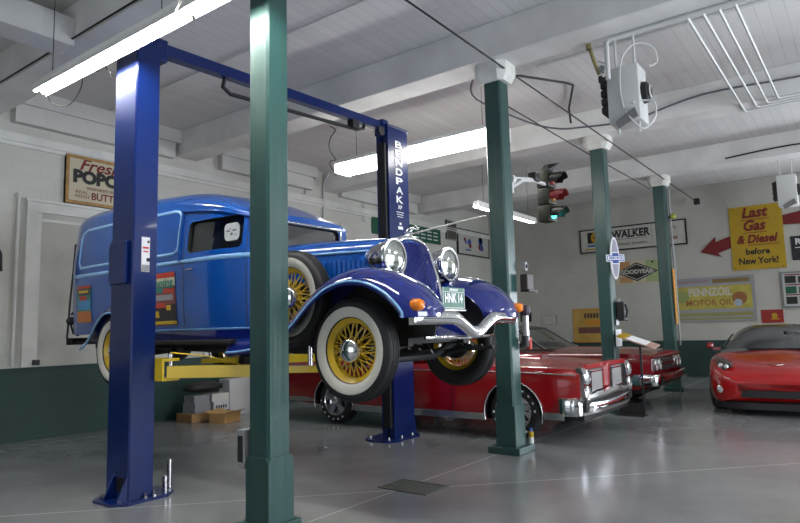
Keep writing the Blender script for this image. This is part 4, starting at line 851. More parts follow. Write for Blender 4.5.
for s in (-1, 1):
    for wx in (1.33, -1.35): car_wheel(vet, wx, s*.80, .325, .22, s, style='alloy')
    m = MB(); pts = [(1.48, .83, .80), (1.66, .72, .795), (1.88, .58, .74), (2.02, .54, .68), (2.03, .66, .63), (1.95, .78, .62), (1.75, .87, .66)]
    c0 = Vector((1.84, .72, .75)); m.add([(a, s*b, c+.014) for a, b, c in pts]+[(c0.x, s*c0.y, c0.z+.018)], [(i, (i+1) % 7, 7) for i in range(7)], mat('smoked_lamp_cover', (.045, .03, .03), .1, .2, coat=1)); hl = m.build('headlight_cover', vet)
    for a, b, c in ((1.93, .72, .70), (2.0, .64, .69)):
        m = MB(); m.lathe([(0, .02), (.025, .015), (.035, 0)], MLENS, origin=(a, s*b, c), axis=(.9, .25*s, .35), n=16); m.build('headlight_lens', hl, smooth=60)
    m = MB(); m.lathe([(0, .012), (.04, .008), (.055, 0), (.06, -.01)], MLENS, origin=(2.10, s*.735, .37), axis=(.8, .6*s, 0), n=20); m.build('fog_light', vet, smooth=60)
    m = MB(); m.box((.50, s*.92-.11*(s < 0), .90), (.60, s*.92+.11*(s > 0), 1.0), MR3, bev=.03); m.box((.53, s*.84-.02, .87), (.58, s*.94, .92) if s > 0 else (.58, s*.84+.02, .92), MR3) if s > 0 else m.box((.53, -.94, .87), (.58, -.82, .92), MR3); m.build('side_mirror', vet)
m = MB(); P = spl([(2.135, -.60, .30), (2.215, -.45, .30), (2.245, -.2, .30), (2.25, 0, .30), (2.245, .2, .30), (2.215, .45, .30), (2.135, .60, .30)], 4)
m.grid([[(x-.02, y, .265), (x, y, .27), (x+.003, y, .36), (x-.02, y, .372)] for x, y, z in P], MGR, closed=True); m.build('lower_grille', vet)
m = MB(); P = spl([(1.98, -.82, .13), (2.12, -.66, .13), (2.22, -.4, .13), (2.245, 0, .13), (2.22, .4, .13), (2.12, .66, .13), (1.98, .82, .13)], 4)
m.grid([[(x-.12, y*.96, .10), (x-.02, y, .10), (x-.02, y, .19), (x-.12, y*.96, .21)] for x, y, z in P], MGR, closed=True); m.build('chin_spoiler', vet)
m = MB()
for s in (-1, 1): m.hexa([(1.93, 0, .712), (1.97, 0, .705), (1.93, s*.09, .715), (1.90, s*.09, .72), (1.93, 0, .72), (1.97, 0, .713), (1.93, s*.09, .723), (1.90, s*.09, .728)], MCH)
m.build('hood_emblem', vet)
# glass canopy and roof
gx_ = [-1.5, -1.3, -1.0, -.6, -.3, 0, .3, .6, .9]; gzt = [1.0, 1.10, 1.19, 1.27, 1.29, 1.28, 1.20, 1.07, .91]; gwt = [.3, .42, .5, .55, .57, .58, .60, .64, .68]
def gsec(x):
    z = smooth_itp(x, gx_, gzt); wt_ = smooth_itp(x, gx_, gwt); wb_ = wt_+.14
    P = [(0, .80), (wb_, .80), (wb_-.02, .86)]
    for t in np.linspace(0, PI/2, 9): P.append(((wt_+.1)*abs(math.cos(t))**.55 if t < PI/2-1e-6 else 0, .86+(z-.86)*math.sin(t)**.7))
    return P
m = MB(); loft_half(m, list(np.linspace(-1.5, .9, 26)), gsec, mat('canopy_black_glass', (.008, .01, .01), .05, coat=1)); m.build('canopy_glass', vet, smooth=50)
for s in (-1, 1): m = MB(); m.tube([(x, s*(smooth_itp(x, gx_, gwt)+.095), smooth_itp(x, gx_, gzt)*.6+.86*.4) for x in np.linspace(.8, -.1, 10)], .016, MGR, 8); m.build('windshield_frame', vet, smooth=60)
m = MB()
for wx in (1.33, -1.35): m.cyl((wx, -.7, .32), (wx, .7, .32), .05, MUND, 12)
m.box((-2.0, -.6, .11), (2.0, .6, .2), MUND); m.build('underbody', vet)
# ================= SIGNS =================
MSY = mat('sign_yellow', (.42, .27, .008), .45, noise=.15, nscale=3)
MSW = mat('sign_white', (.5, .5, .45), .45, noise=.15, nscale=4)
MSK = mat('sign_black', (.012, .012, .013), .5)
MSR = mat('sign_dark_red', (.17, .006, .008), .5)
MSG = mat('sign_green', (.01, .1, .05), .45)
MSC = mat('sign_cream', (.55, .5, .36), .5)
MWOOD = mat('golden_oak', (.36, .2, .06), .45, noise=.4, nscale=12)
MORG = mat('sign_orange', (.6, .25, .02), .5)
MSGY = mat('sign_grey', (.30, .31, .32), .45)
MSB = mat('sign_blue', (.03, .08, .35), .45)
YL, XB = 9.15, 17.0
class Sign:
    """flat wall sign on the left wall (u along +X) or back wall (u along -Y)"""
    def __init__(s, name, wall, u0, u1, z0, z1, face, frame, label, cat='sign', th=.03, fw=.02, loc=None):
        s.wall = wall; s.u0, s.u1, s.z0, s.z1 = u0, u1, z0, z1; s.th = th
        if wall == 'L': s.o = Vector(((u0+u1)/2, YL-.001, z0))
        else: s.o = Vector((XB-.001, (u0+u1)/2, z0))
        s.r = empty(name, s.o, label, cat)
        s.w = abs(u1-u0); s.h = z1-z0
        m = MB(); s.rect(m, 0, 1, 0, 1, face, 0, th); m.build('panel', s.r)
        if frame:
            m = MB(); f = fw
            for a, b, c, d in ((0, s.w, 0, f), (0, s.w, s.h-f, s.h), (0, f, f, s.h-f), (s.w-f, s.w, f, s.h-f)): s.rect(m, a/s.w, b/s.w, c/s.h, d/s.h, frame, 0, th+.012)
            m.build('frame', s.r)
        s.t = MB()
    def P(s, fu, fz, d):
        u = (fu-.5)*s.w
        return (u, -d, fz*s.h) if s.wall == 'L' else (-d, -u, fz*s.h)
    def rect(s, m, a, b, c, d, mt, d0=None, d1=None):
        d0 = s.th if d0 is None else d0; d1 = s.th+.004 if d1 is None else d1
        Q = [s.P(a, c, d0), s.P(b, c, d0), s.P(b, c, d1), s.P(a, c, d1), s.P(a, d, d0), s.P(b, d, d0), s.P(b, d, d1), s.P(a, d, d1)]
        m.hexa(Q, mt)
    def text(s, txt, size, fu, fz, mt, width=None, shear=0, bold=0, d=.006):
        put_text(s.t, txt, size, s.P(fu, fz, s.th+d), (1, 0, 0) if s.wall == 'L' else (0, -1, 0), (0, 0, 1), mt, width=width, shear=shear, bold=bold)
    def poly(s, pts, mt, d=.004):
        q = [s.P(a, b, s.th) for a, b in pts]; k = Vector(s.P(0, 0, s.th+d))-Vector(s.P(0, 0, s.th)); s.t.prism(q, (0, 0, 0), k, mt)
    def disc(s, fu, fz, r, mt, d=.005, sz=1):
        s.poly([(fu+r*math.cos(2*PI*i/24)/s.w, fz+r*sz*math.sin(2*PI*i/24)/s.h) for i in range(24)], mt, d)
    def done(s, nm='lettering'): return s.t.build(nm, s.r)
s = Sign('popcorn_sign', 'L', 4.22, 5.62, 3.30, 4.02, MSC, MWOOD, 'framed Fresh POPCORN sign on the left wall, partly behind the near blue post', th=.05, fw=.045)
s.text('Fresh', .24, .36, .82, MSR, width=.62, shear=.35, bold=.004); s.text('POPCORN', .25, .51, .56, MSK, width=1.22, bold=.016)
s.text('PREPARED IN', .065, .37, .34, MSR, width=.42); s.text('REAL', .07, .17, .25, MSR, width=.18); s.text('FRESH', .07, .17, .16, MSR, width=.2); s.text('BUTTER', .15, .45, .19, MSR, width=.5, bold=.003); s.done()
s = Sign('green_sign', 'L', 11.25, 14.2, 3.62, 4.02, MSG, None, 'long green sign with small white lettering on the left wall behind the blue hood', th=.03)
for k in range(3):
    for q in range(9):
        s.rect(s.t, .08+q*.1, .08+q*.1+.07, .22+k*.24, .30+k*.24, MWT)
s.done()
s = Sign('wall_vent', 'L', 14.5, 15.0, 3.82, 4.36, mat('vent_brown_grey', (.18, .17, .13), .6), MSGY, 'small brown-grey wall vent between the green sign and the white framed sign', 'vent', th=.05)
for k in range(8): s.rect(s.t, .08, .92, .08+k*.11, .12+k*.11, MSK, .05, .07)
s.done('louvers')
s = Sign('framed_cartoon_sign', 'L', 15.07, 16.9, 3.45, 4.2, MSW, MSK, 'white black-framed sign with small red and blue figures, left of the second green column', th=.04, fw=.03)
for fu, fz, r, mt in ((.22, .6, .06, MSR), (.25, .5, .05, MSB), (.36, .52, .10, MSB), (.33, .42, .06, MSW), (.38, .38, .07, MSR), (.72, .62, .13, MSB), (.72, .72, .09, MSR), (.70, .40, .10, MSR), (.76, .36, .09, MSB), (.72, .5, .06, MSW)): 
    if fu > .6 and fz == .62: s.done('printed_figure'); s.t = MB()
    s.disc(fu, fz, r, mt, .004+.001*fu, 1)
s.done('printed_figure'); s.t = MB(); s.rect(s.t, .24, .40, .18, .24, MSB); s.done('printed_word')
s = Sign('walker_sign', 'B', 6.26, 3.47, 3.33, 3.99, MSW, MSK, 'long white black-framed sign on the back wall with a yellow logo at left', th=.04, fw=.035)
s.rect(s.t, .08, .25, .40, .86, MSK); s.disc(.175, .63, .17, MSY, .006); s.disc(.175, .63, .12, MORG, .008); s.text('DELCO', .1, .175, .63, MSK, width=.22, bold=.003, d=.010)
s.rect(s.t, .08, .25, .26, .33, MSB); s.rect(s.t, .05, .3, .12, .18, MSY)
s.text('WALKER', .27, .50, .64, MSK, width=1.02, bold=.010); s.rect(s.t, .35, .67, .80, .83, MSK); s.rect(s.t, .35, .65, .44, .455, MSK)
s.text('Exhaust Systems', .12, .50, .25, MSK, width=.85, shear=.3); s.rect(s.t, .695, .70, .08, .92, MSGY)
s.text('Mufflers', .13, .82, .72, MSR, width=.5); s.text('Pipes', .16, .86, .32, MSR, width=.35, shear=.3, bold=.003); s.done()
s = Sign('tire_sign', 'B', 5.34, 4.2, 2.42, 3.02, MSC, None, 'cream sign with a large black diamond on the back wall between two green columns', th=.02)
s.rect(s.t, .02, .35, .62, .97, mat('sign_faded_orange', (.5, .26, .1), .5)); s.rect(s.t, .1, .4, .03, .3, mat('sign_faded_orange2', (.48, .28, .12), .5)); s.rect(s.t, .7, .98, .03, .97, mat('sign_pale_green', (.35, .42, .2), .5))
s.poly([(.02, .5), (.5, .92), (.98, .5), (.5, .08)], MSK, .006); s.poly([(.08, .5), (.5, .86), (.92, .5), (.5, .14)], MSW, .008); s.poly([(.11, .5), (.5, .83), (.89, .5), (.5, .17)], MSK, .010)
s.text('GOODYEAR', .15, .5, .5, MSW, width=.86, bold=.006, d=.014); s.disc(.86, .9, .03, MSK); s.done()
s = Sign('last_gas_sign', 'B', 2.49, 1.375, 2.57, 4.11, MSY, None, 'big yellow Last Gas & Diesel before New York! sign on the back wall', th=.04)
s.text('Last', .34, .50, .885, MSR, width=.56, shear=.25, bold=.012); s.rect(s.t, .22, .76, .775, .785, MSR)
s.text('Gas', .34, .48, .68, MSR, width=.47, shear=.25, bold=.012); s.rect(s.t, .27, .70, .57, .58, MSR)
s.text('& Diesel', .27, .51, .47, MSR, width=.86, shear=.25, bold=.01); s.rect(s.t, .33, .92, .375, .385, MSR)
s.text('before', .2, .5, .275, MSK, width=.5, bold=.006); s.text('New York!', .21, .5, .13, MSK, width=.82, bold=.006)
s.done()
for a in (.05, .95):
    for b in (.03, .97): s.t = MB(); s.disc(a, b, .012, MSK); s.done('screw')
m = MB((-16.98, -2.85, -3.2)); q = [(3.19, 3.09), (2.83, 3.44), (2.83, 3.31), (2.50, 3.42), (2.50, 3.13), (2.80, 3.03), (2.70, 2.93)]
m.prism([(16.96, y, z) for y, z in q], (0, 0, 0), (.03, 0, 0), MSR); o = m.build('red_arrow'); o.location = (16.98, 2.85, 3.2); tag(o, 'dark red arrow pointing left from the Last Gas sign', 'arrow')
m = MB((-16.98, -1.1, -3.65)); q = [(1.37, 3.80), (1.0, 3.86), (1.0, 3.93), (.66, 3.72), (1.0, 3.45), (1.0, 3.56), (1.37, 3.58)]
m.prism([(16.96, y, z) for y, z in q], (0, 0, 0), (.03, 0, 0), MSR); o = m.build('red_arrow'); o.location = (16.98, 1.1, 3.65); tag(o, 'dark red arrow on the right side of the Last Gas sign', 'arrow')
s = Sign('motor_oil_sign', 'B', 3.86, 2.08, 1.36, 2.45, MSGY, MSGY, 'faded grey and yellow MOTOR OIL sign in a steel frame on the back wall', th=.04, fw=.04)
s.rect(s.t, .03, .97, .28, .80, mat('sign_faded_yellow', (.42, .36, .07), .5, noise=.3, nscale=6)); s.rect(s.t, .03, .97, .12, .2, mat('sign_olive', (.28, .27, .1), .5)); s.rect(s.t, .03, .97, .04, .08, mat('sign_olive', (.28, .27, .1), .5)); s.rect(s.t, .5, .95, .86, .95, mat('sign_brown', (.22, .15, .06), .5)); s.rect(s.t, .05, .45, .88, .94, mat('sign_mauve', (.3, .22, .24), .5))
s.text('PENNZOIL', .27, .46, .66, MSW, width=.98, bold=.008); s.text('MOTOR OIL', .2, .44, .42, mat('sign_rust', (.3, .12, .04), .5), width=1.05, bold=.004); s.disc(.82, .5, .16, mat('sign_rust', (.3, .12, .04), .5), .005); s.disc(.80, .4, .09, mat('sign_pale_blue', (.35, .42, .48), .5), .007); s.disc(.1, .58, .16, mat('sign_olive2', (.25, .3, .1), .5), .005); s.done()
s = Sign('orange_sign', 'B', 6.58, 5.45, .87, 1.80, mat('sign_ochre', (.47, .30, .07), .5, noise=.25, nscale=5), MORG, 'ochre sign with a maroon band on the back wall behind the red convertible glass', th=.03, fw=.02)
s.rect(s.t, .12, .95, .27, .45, mat('sign_maroon', (.16, .06, .05), .5)); s.rect(s.t, .3, .85, .52, .66, MORG)
for q in range(6): s.rect(s.t, .28+q*.075, .335+q*.075, .72, .86, mat('sign_dark_brown', (.08, .05, .03), .5))
s.done()
s['label'] if False else None
s = Sign('red_sign', 'B', 1.98, 1.53, 1.29, 1.60, mat('sign_red', (.28, .02, .015), .5), None, 'small dark red sign above the sports car roof, between two framed signs', th=.02)
s.disc(.6, .55, .06, MSY); s.rect(s.t, .45, .8, .25, .36, MSY); s.done('printed_mark')
s = Sign('display_rack', 'B', 1.52, .86, 1.63, 2.46, mat('rack_pale', (.45, .46, .44), .5), mat('rack_steel', (.2, .22, .21), .4, .5), 'steel-framed display board with three dark shelves of cards at the right edge', 'display', th=.05, fw=.035)
for k, mt in enumerate((MSK, MSG, MSK)): s.rect(s.t, .12, .45, .10+k*.29, .30+k*.29, mt); s.rect(s.t, .52, .9, .10+k*.29, .28+k*.29, mt); s.rect(s.t, .12, .9, .34+k*.28, .37+k*.28, MSR)
s.done('cards')
s = Sign('black_sign', 'B', 1.25, .75, 2.72, 3.28, MSK, None, 'small black sign with white figure at the right edge below the red arrow', th=.03)
s.text('R', .2, .3, .75, MWT, width=.12, bold=.004); s.rect(s.t, .15, .8, .5, .53, MWT); s.done()
s = Sign('dark_sign', 'B', 8.2, 7.85, 1.49, 1.78, MSK, None, 'small dark sign on the back wall just right of the second green column', th=.02); s.rect(s.t, .2, .8, .55, .7, MSGY); s.rect(s.t, .2, .8, .3, .36, MWT); s.done('printed_mark')
s = Sign('pale_notice', 'B', 7.52, 7.08, 1.38, 1.65, MSW, MSGY, 'small pale framed notice low on the back wall above the black car roof', 'notice', th=.02); s.rect(s.t, .2, .8, .6, .64, MSGY); s.rect(s.t, .2, .8, .4, .44, MSGY); s.done('printed_lines')
# ================= OVERHEAD HARDWARE =================
MHW = mat('heater_white', (.62, .63, .62), .4)
def pipe(name, paths, r, mt, label, cat='pipe', group=None):
    o0 = None; p0 = Vector(paths[0]); m = MB(tuple(-p0)); m.tube(paths, r, mt, 8); o = m.build(name, smooth=60); o.location = p0
    return tag(o, label, cat, group)
for i, (ya, yb, xa, zz) in enumerate(((1.16, 1.14, 6.42, 4.34), (1.02, .98, 6.42, 4.34), (.88, .84, 6.42, 4.34), (.74, .70, 6.42, 4.34))):
    lab = ['leftmost', 'second from the left', 'third from the left', 'rightmost'][i]
    pipe('conduit', [(6.42, ya, zz), (6.5, ya, zz), (9.93-.11*i, yb, zz), (9.98-.11*i, yb-.05, zz), (9.98-.11*i, -4.6, zz)], .016, MHW, 'white ceiling conduit at top right, '+lab+' of the four parallel runs', group='white parallel conduits')
pipe('conduit', [(6.38, 1.95, 3.9), (6.38, 1.95, 4.3), (6.38, 1.9, 4.33), (6.38, 1.0, 4.33), (6.38, .85, 4.33), (6.38, -4.6, 4.33)], .025, MHW, 'thick white conduit running up from the white heater under the beam')
pipe('conduit', [(7.45, 3.2, ZC-.03), (7.45, -4.8, ZC-.03)], .02, MHW, 'long white pipe along the planked ceiling behind the hanging heater')
pipe('conduit', [(4.75, 8.9, ZC-.02), (4.75, -4.8, ZC-.02)], .012, MHW, 'thin white pipe along the ceiling above the lift beam')
pipe('conduit', [(11.2, 3.0, ZC-.03), (11.2, -4.8, ZC-.03)], .02, MHW, 'white pipe along the far ceiling bay before the last beam')
pipe('tension_rod', [(-2.9, 3.02, 4.26), (16.3, 3.06, 4.26)], .011, MDARK, 'dark steel rod crossing the ceiling beside the column tops, the higher one', 'rod')
MB().box((16.25, 3.0, 4.2), (16.4, 3.12, 4.34), MDARK, bev=.01).build('rod_anchor', None)
bpy.data.objects['rod_anchor'].parent = bpy.data.objects['tension_rod']; bpy.data.objects['rod_anchor'].location = (2.9, -3.02, -4.26)
pipe('tension_rod', [(6.5, 3.40, 4.12), (9.7, 3.40, 4.12), (13.3, 3.36, 4.12)], .009, MDARK, 'dark steel rod running between the far column tops, the lower one', 'rod')
pipe('dark_conduit', [(6.42, 3.28, 4.2), (6.5, 3.28, 4.3), (6.9, 3.2, 4.45), (8.2, 3.1, ZC-.04), (8.35, 3.05, ZC-.04), (9.2, 3.45, ZC-.05), (9.25, 3.45, 4.5)], .016, MDARK, 'dark bent conduit running from the second green column across the ceiling')
pipe('dark_cable', spl([(6.46, 3.6, 4.4), (7.6, 4.2, 4.6), (8.9, 4.0, 4.55), (9.4, 3.75, 4.52), (9.55, 3.4, 4.5), (9.57, 2.6, 4.45), (9.57, 1.6, 4.6), (9.57, .2, 4.55), (9.57, -1.5, 4.62)], 5), .014, mat('grey_cable', (.12, .12, .15), .6), 'drooping dark grey cable along the ceiling beam behind the hanging heater', 'cable')
pipe('dark_cable', spl([(13.1, 1.9, 4.45), (13.1, .8, 4.5), (13.1, -.5, 4.42), (13.1, -3, 4.5)], 5), .014, MDARK, 'dark cable along the farthest ceiling beam', 'cable')
pipe('conduit', [(9.04, 9.1, 4.93-.2), (9.04, 9.1, 4.2)], .014, MSGY, 'short grey conduit high on the left wall, nearest one right of the green column')
pipe('conduit', [(9.6, 8.95, 4.7), (9.6, 9.1, 4.5), (9.6, 9.12, 3.2)], .022, MHW, 'tall pale conduit on the left wall above the van hood')
pipe('conduit', [(10.9, 9.12, 4.4), (10.9, 9.12, 3.85), (10.98, 9.12, 3.85), (10.98, 9.12, 4.4)], .012, MHW, 'small white U-shaped conduit on the left wall above the van hood')
pipe('metal_rod', [(6.14, 3.33, 2.60), (6.0, 3.6, 2.545), (5.9, 4.23, 2.46)], .010, mat('bright_rod', (.65, .65, .62), .3, .6), 'thin bright rod sticking out from the second green column above the radiator', 'rod')
# curled wires on strip light
pipe('light_cord', spl([(2.72, 5.6, 3.93), (2.75, 5.5, 3.80), (2.78, 5.45, 3.78), (2.8, 5.4, 3.9), (2.81, 5.35, 3.78), (2.82, 5.3, 3.74), (2.83, 5.3, 3.7)], 6), .006, MBLK, 'black curling cord under the top left strip light', 'cord')
pipe('light_cord', spl([(2.7, 6.35, 3.9), (2.8, 6.4, 3.72), (2.9, 6.25, 3.68), (2.9, 6.0, 3.8), (2.85, 5.9, 3.98)], 6), .005, MBLK, 'thin looped cord hanging off the end of the top left strip light', 'cord')
pipe('dark_cable', [(2.9, 9.1, 4.37), (2.9, 2.0, 4.37)], .01, MDARK, 'dark cable clipped along the edge of the nearest ceiling beam', 'cable')
struct(MB().box((X0, 6.22, 4.30), (2.93, 6.56, 4.60), MBEAM, bev=.01).build('trim_4'))
# unit heaters
def heater(x, y, z, k, label, big):
    r = empty('unit_heater', (x, y, z), label, 'heater')
    m = MB(); m.box((-.16*k, -.17*k, 0), (.16*k, .17*k, .62*k), MHW, bev=.015*k); m.build('cabinet', r, smooth=30)
    for i in range(4): MB().hexa([(-.12*k, .17*k, (.16+i*.095)*k), (.12*k, .17*k, (.16+i*.095)*k), (.12*k, .25*k, (.15+i*.095)*k), (-.12*k, .25*k, (.15+i*.095)*k), (-.12*k, .17*k, (.235+i*.095)*k), (.12*k, .17*k, (.235+i*.095)*k), (.12*k, .25*k, (.215+i*.095)*k), (-.12*k, .25*k, (.215+i*.095)*k)], MSK).build('louver', r)
    m = MB(); m.lathe([(.0, -.25*k), (.05*k, -.25*k), (.11*k, -.22*k), (.12*k, -.17*k)], MSK, origin=(0, 0, .32*k), axis=(0, 1, 0), n=24); fn = m.build('fan_motor', r, smooth=40)
    m = MB(); m.lathe([(.055*k, -.258*k), (.07*k, -.25*k), (.055*k, -.242*k)], MHW, origin=(0, 0, .32*k), axis=(0, 1, 0), n=24, closed=True); m.build('fan_ring', fn, smooth=60)
    m = MB(); m.tube([(0, .1*k, .62*k), (0, .1*k, ZC-z)], .014, MHW, 8); m.build('hanging_rod', r); m = MB(); m.tube([(0, -.1*k, .62*k), (0, -.1*k, ZC-z)], .014, MHW, 8); m.build('hanging_rod', r)
    m = MB(); m.hexa([(-.20*k, -.15*k, .02*k), (-.17*k, -.15*k, .02*k), (-.17*k, .06*k, -.08*k), (-.20*k, .06*k, -.08*k), (-.20*k, -.12*k, .12*k), (-.17*k, -.12*k, .12*k), (-.17*k, .09*k, .0), (-.20*k, .09*k, .0)], mat('heater_grille_grey', (.2, .2, .2), .5)); m.build('control_box', r)
    if big:
        m = MB(); m.tube(spl([(-.18, -.02, .1), (-.2, -.12, -.06), (-.15, -.2, -.12), (-.1, -.3, .0), (-.1, -.3, .15), (-.1, -.2, .2), (-.17, -.1, .18)], 6), .011, MHW, 8); m.build('white_hose', r, smooth=60)
        m = MB(); m.tube(spl([(-.17, .0, .14), (-.18, .02, .4), (-.18, -.02, .7), (-.1, -.15, .85), (0, -.3, .8), (.05, -.32, .65), (0, -.25, .6)], 6), .009, MHW, 8); m.build('white_hose', r, smooth=60)
        m = MB(); m.cyl((-.1, .08, -.12), (-.1, .08, 0), .014, MHW, 10); m.build('drain_pipe', r); m = MB(); m.cyl((-.05, -.12, -.12), (-.05, -.12, 0), .014, MHW, 10); m.build('drain_pipe', r)
    return r
heater(6.85, 1.90, 3.52, 1.0, 'white unit heater with black louvers and curling white hoses hanging at top right', True)
heater(14.6, 1.05, 3.62, 1.0, 'smaller-looking white unit heater by the right edge above the Last Gas sign', False)
m = MB((-6.55, -2.15, -4.36)); 
m.tube([(6.42, 2.15, 4.36), (6.5, 2.13, 4.2), (6.56, 2.1, 4.05)], .02, mat('brass_valve', (.3, .26, .12), .4, .7), 8); m.cyl((6.52, 2.06, 4.1), (6.6, 2.06, 4.1), .035, MSGY, 12); m.box((6.52, 2.03, 3.95), (6.59, 2.1, 4.02), MSK)
m.tube(spl([(6.55, 2.1, 4.2), (6.5, 1.98, 4.1), (6.52, 2.05, 4.0)], 5), .012, MHW, 6); m.cyl((6.42, 2.15, 4.30), (6.42, 2.15, 4.36), .03, mat('brass_valve', (.3, .26, .12), .4, .7), 8)
o = m.build('gas_valve', smooth=50); o.location = (6.55, 2.15, 4.36); tag(o, 'brass gas valve hanging from the beam left of the white heater', 'valve')
# traffic light on a white bracket from the second column
tl = empty('traffic_light', (7.62, 3.17, 2.68), 'dark traffic light with its green lens lit, hanging on a white bracket', 'traffic light', rz=math.radians(-8))
MTL = mat('traffic_olive', (.016, .019, .008), .55); MTLD = mat('traffic_dark', (.012, .014, .012), .4)
for i, (nm, lm) in enumerate((('green_lamp', 'g'), ('amber_lamp', 'a'), ('red_lamp', 'r'))):
    z = .02+i*.225; m = MB(); m.box((-.10, -.03, z), (.10, .14, z+.215), MTL if i % 2 == 0 else MTL, bev=.012); sct = m.build('lamp_housing', tl, smooth=30)
    m = MB(); R = []
    for t in np.linspace(-.55, PI+.55, 20): R.append([(.085*math.cos(t), -.03, z+.108+.085*math.sin(t)), (.085*math.cos(t), -.03-(.19 if 0 < t < PI else .12), z+.108+.085*math.sin(t)-.015)])
    m.grid(R, mat('visor_red', (.22, .015, .02), .4) if i == 1 else MTLD); v = m.build('visor', sct); md = v.modifiers.new('s', 'SOLIDIFY'); md.thickness = .006; ev_replace(v)
    if lm == 'g':
        lmat = mat('lit_green_lens', (.05, .6, .5), .3, emit=(.12, .95, .85), es=1.6)
    elif lm == 'a': lmat = mat('amber_dark_lens', (.25, .10, .01), .3)
    else: lmat = mat('red_dark_lens', (.2, .01, .01), .3)
    m = MB(); m.lathe([(0, .035), (.04, .03), (.07, .015), (.08, 0)], lmat, origin=(0, -.03, z+.108), axis=(0, -1, 0), n=24); m.build(nm, sct, smooth=60)
m = MB(); m.hexa([(-.06, -.02, .695), (.06, -.02, .695), (.06, .1, .695), (-.06, .1, .695), (-.02, .0, .78), (.1, -.1, .80), (.1, .0, .80), (-.02, .06, .78)], MTLD); m.build('hanger_cap', tl)
br = MB((-6.40, -3.2, -3.0)); br.cyl((6.43, 3.16, 3.05), (6.50, 3.16, 3.05), .055, MHW, 16); br.hexa([(6.43, 3.13, 2.88), (6.47, 3.13, 2.88), (6.47, 3.19, 2.88), (6.43, 3.19, 2.88), (6.43, 3.13, 3.0), (6.47, 3.13, 3.0), (6.47, 3.19, 3.0), (6.43, 3.19, 3.0)], MHW)
br.tube([(6.40, 3.16, 2.92), (6.8, 3.17, 3.1), (7.2, 3.2, 3.17), (7.56, 3.2, 3.18)], .022, MHW, 8); br.tube([(6.42, 3.16, 3.06), (7.0, 3.17, 3.16), (7.56, 3.2, 3.2)], .012, MHW, 8); br.box((7.1, 3.14, 3.16), (7.26, 3.24, 3.26), MSK, bev=.01)
o = br.build('wall_bracket', smooth=40); o.location = (6.40, 3.2, 3.0); tag(o, 'white bracket arm with a small camera on the second green column', 'bracket')
# ================= THINGS ON THE COLUMNS =================
def small(name, loc, label, cat): return empty(name, loc, label, cat)
r = small('bell_box', (6.48, 3.06, 1.74), 'dark brown metal box on the right side of the second green column', 'box')
m = MB(); m.box((-.05, -.06, .02), (.12, .03, .2), mat('dark_brown_metal', (.04, .028, .03), .5), bev=.01); m.build('cabinet', r); MB().box((-.05, -.08, 0), (.17, .03, .02), MSK).build('ledge', r)
r = small('wall_switch', (6.51, 3.07, 1.98), 'tiny dark switch above the brown box on the second green column', 'switch'); MB().box((-.03, -.03, 0), (.03, .02, .1), MSGY, bev=.005).build('plate', r); MB().box((-.012, -.045, .03), (.012, -.03, .07), MSK).build('toggle', r)
r = small('air_hose_gun', (6.40, 3.03, 1.15), 'hanging silver and red air tool with round dark top beside the second green column', 'tool')
m = MB(); m.lathe([(0, -.07), (.05, -.05), (.065, 0), (.05, .05), (0, .07)], mat('purple_black', (.03, .015, .035), .4), origin=(0, 0, .38), axis=(0, 0, 1), n=20); m.build('reel_cap', r, smooth=50)
m = MB(); m.cyl((0, 0, .05), (0, 0, .32), .035, mat('brushed_silver', (.5, .5, .52), .35, .8), 14); m.build('barrel', r, smooth=50); m = MB(); m.cyl((.07, .0, -.05), (.07, .0, .08), .03, mat('tool_red', (.45, .03, .02), .4), 12); m.build('red_nozzle', r, smooth=50); m = MB(); m.tube([(0, 0, .3), (.05, 0, .26), (.07, 0, .08)], .012, MSK, 6); m.cyl((-.03, 0, -.02), (-.03, 0, .1), .04, MSK, 12); m.build('hose', r, smooth=50)
r = small('spray_can', (6.49, 3.12, .0715), 'small can with a yellow label on the foot of the second green column', 'can')
m = MB(); m.cyl((0, -.05, 0), (0, -.05, .07), .028, MHW, 14); m.cyl((0, -.05, .07), (0, -.05, .13), .0285, MSY, 14); m.build('can_body', r, smooth=40); m = MB(); m.cyl((0, -.05, .13), (0, -.05, .165), .02, MSB, 12, r2=.014); m.build('cap', r, smooth=40)
r = small('oval_service_sign', (9.77, 3.07, 2.04), 'white-edged pointed oval sign with a blue crossbar on the third green column', 'sign'); r.rotation_euler[2] = math.radians(-42)
MVIO = mat('sign_grey_violet', (.33, .33, .42), .5)
def oval(w, h, d0, d1, mt):
    m = MB(); P = []
    for k in range(28):
        t = 2*PI*k/28; P.append((w*math.cos(t)*abs(math.cos(t))**.15, d0, .335+h*math.copysign(abs(math.sin(t))**1.0, math.sin(t))))
    m.prism(P, (0, 0, 0), (0, d1-d0, 0), mt); return m
oval(.075, .335, 0, -.02, MWT).build('sign_edge', r); oval(.055, .30, -.02, -.024, MVIO).build('sign_face', r)
m = MB()
for ww, hh, d, mt in ((.155, .055, -.03, MWT), (.14, .042, -.034, MSB), (.065, .095, -.029, MWT), (.05, .08, -.033, MSB)): m.box((-ww, d, .335-hh), (ww, -.02, .335+hh), mt)
m.box((-.13, -.037, .335-.028), (.13, -.03, .335+.028), MWT); put_text(m, 'SERVICE', .05, (0, -.039, .335), (1, 0, 0), (0, 0, 1), MSB, width=.23, bold=.002); m.build('crossbar_badge', r)
r = small('wall_telephone', (9.95, 3.10, 1.40), 'old black wall telephone on the third green column below the oval sign', 'telephone')
m = MB(); m.box((-.09, -.1, 0), (.12, .02, .30), MSK, bev=.012); m.build('body', r); MB().box((-.03, -.115, .15), (.03, -.1, .2), MSW).build('dial_plate', r); m = MB(); m.tube([(-.07, -.12, .05), (-.085, -.15, .15), (-.07, -.12, .26)], .018, MSK, 8); m.build('handset', r, smooth=50)
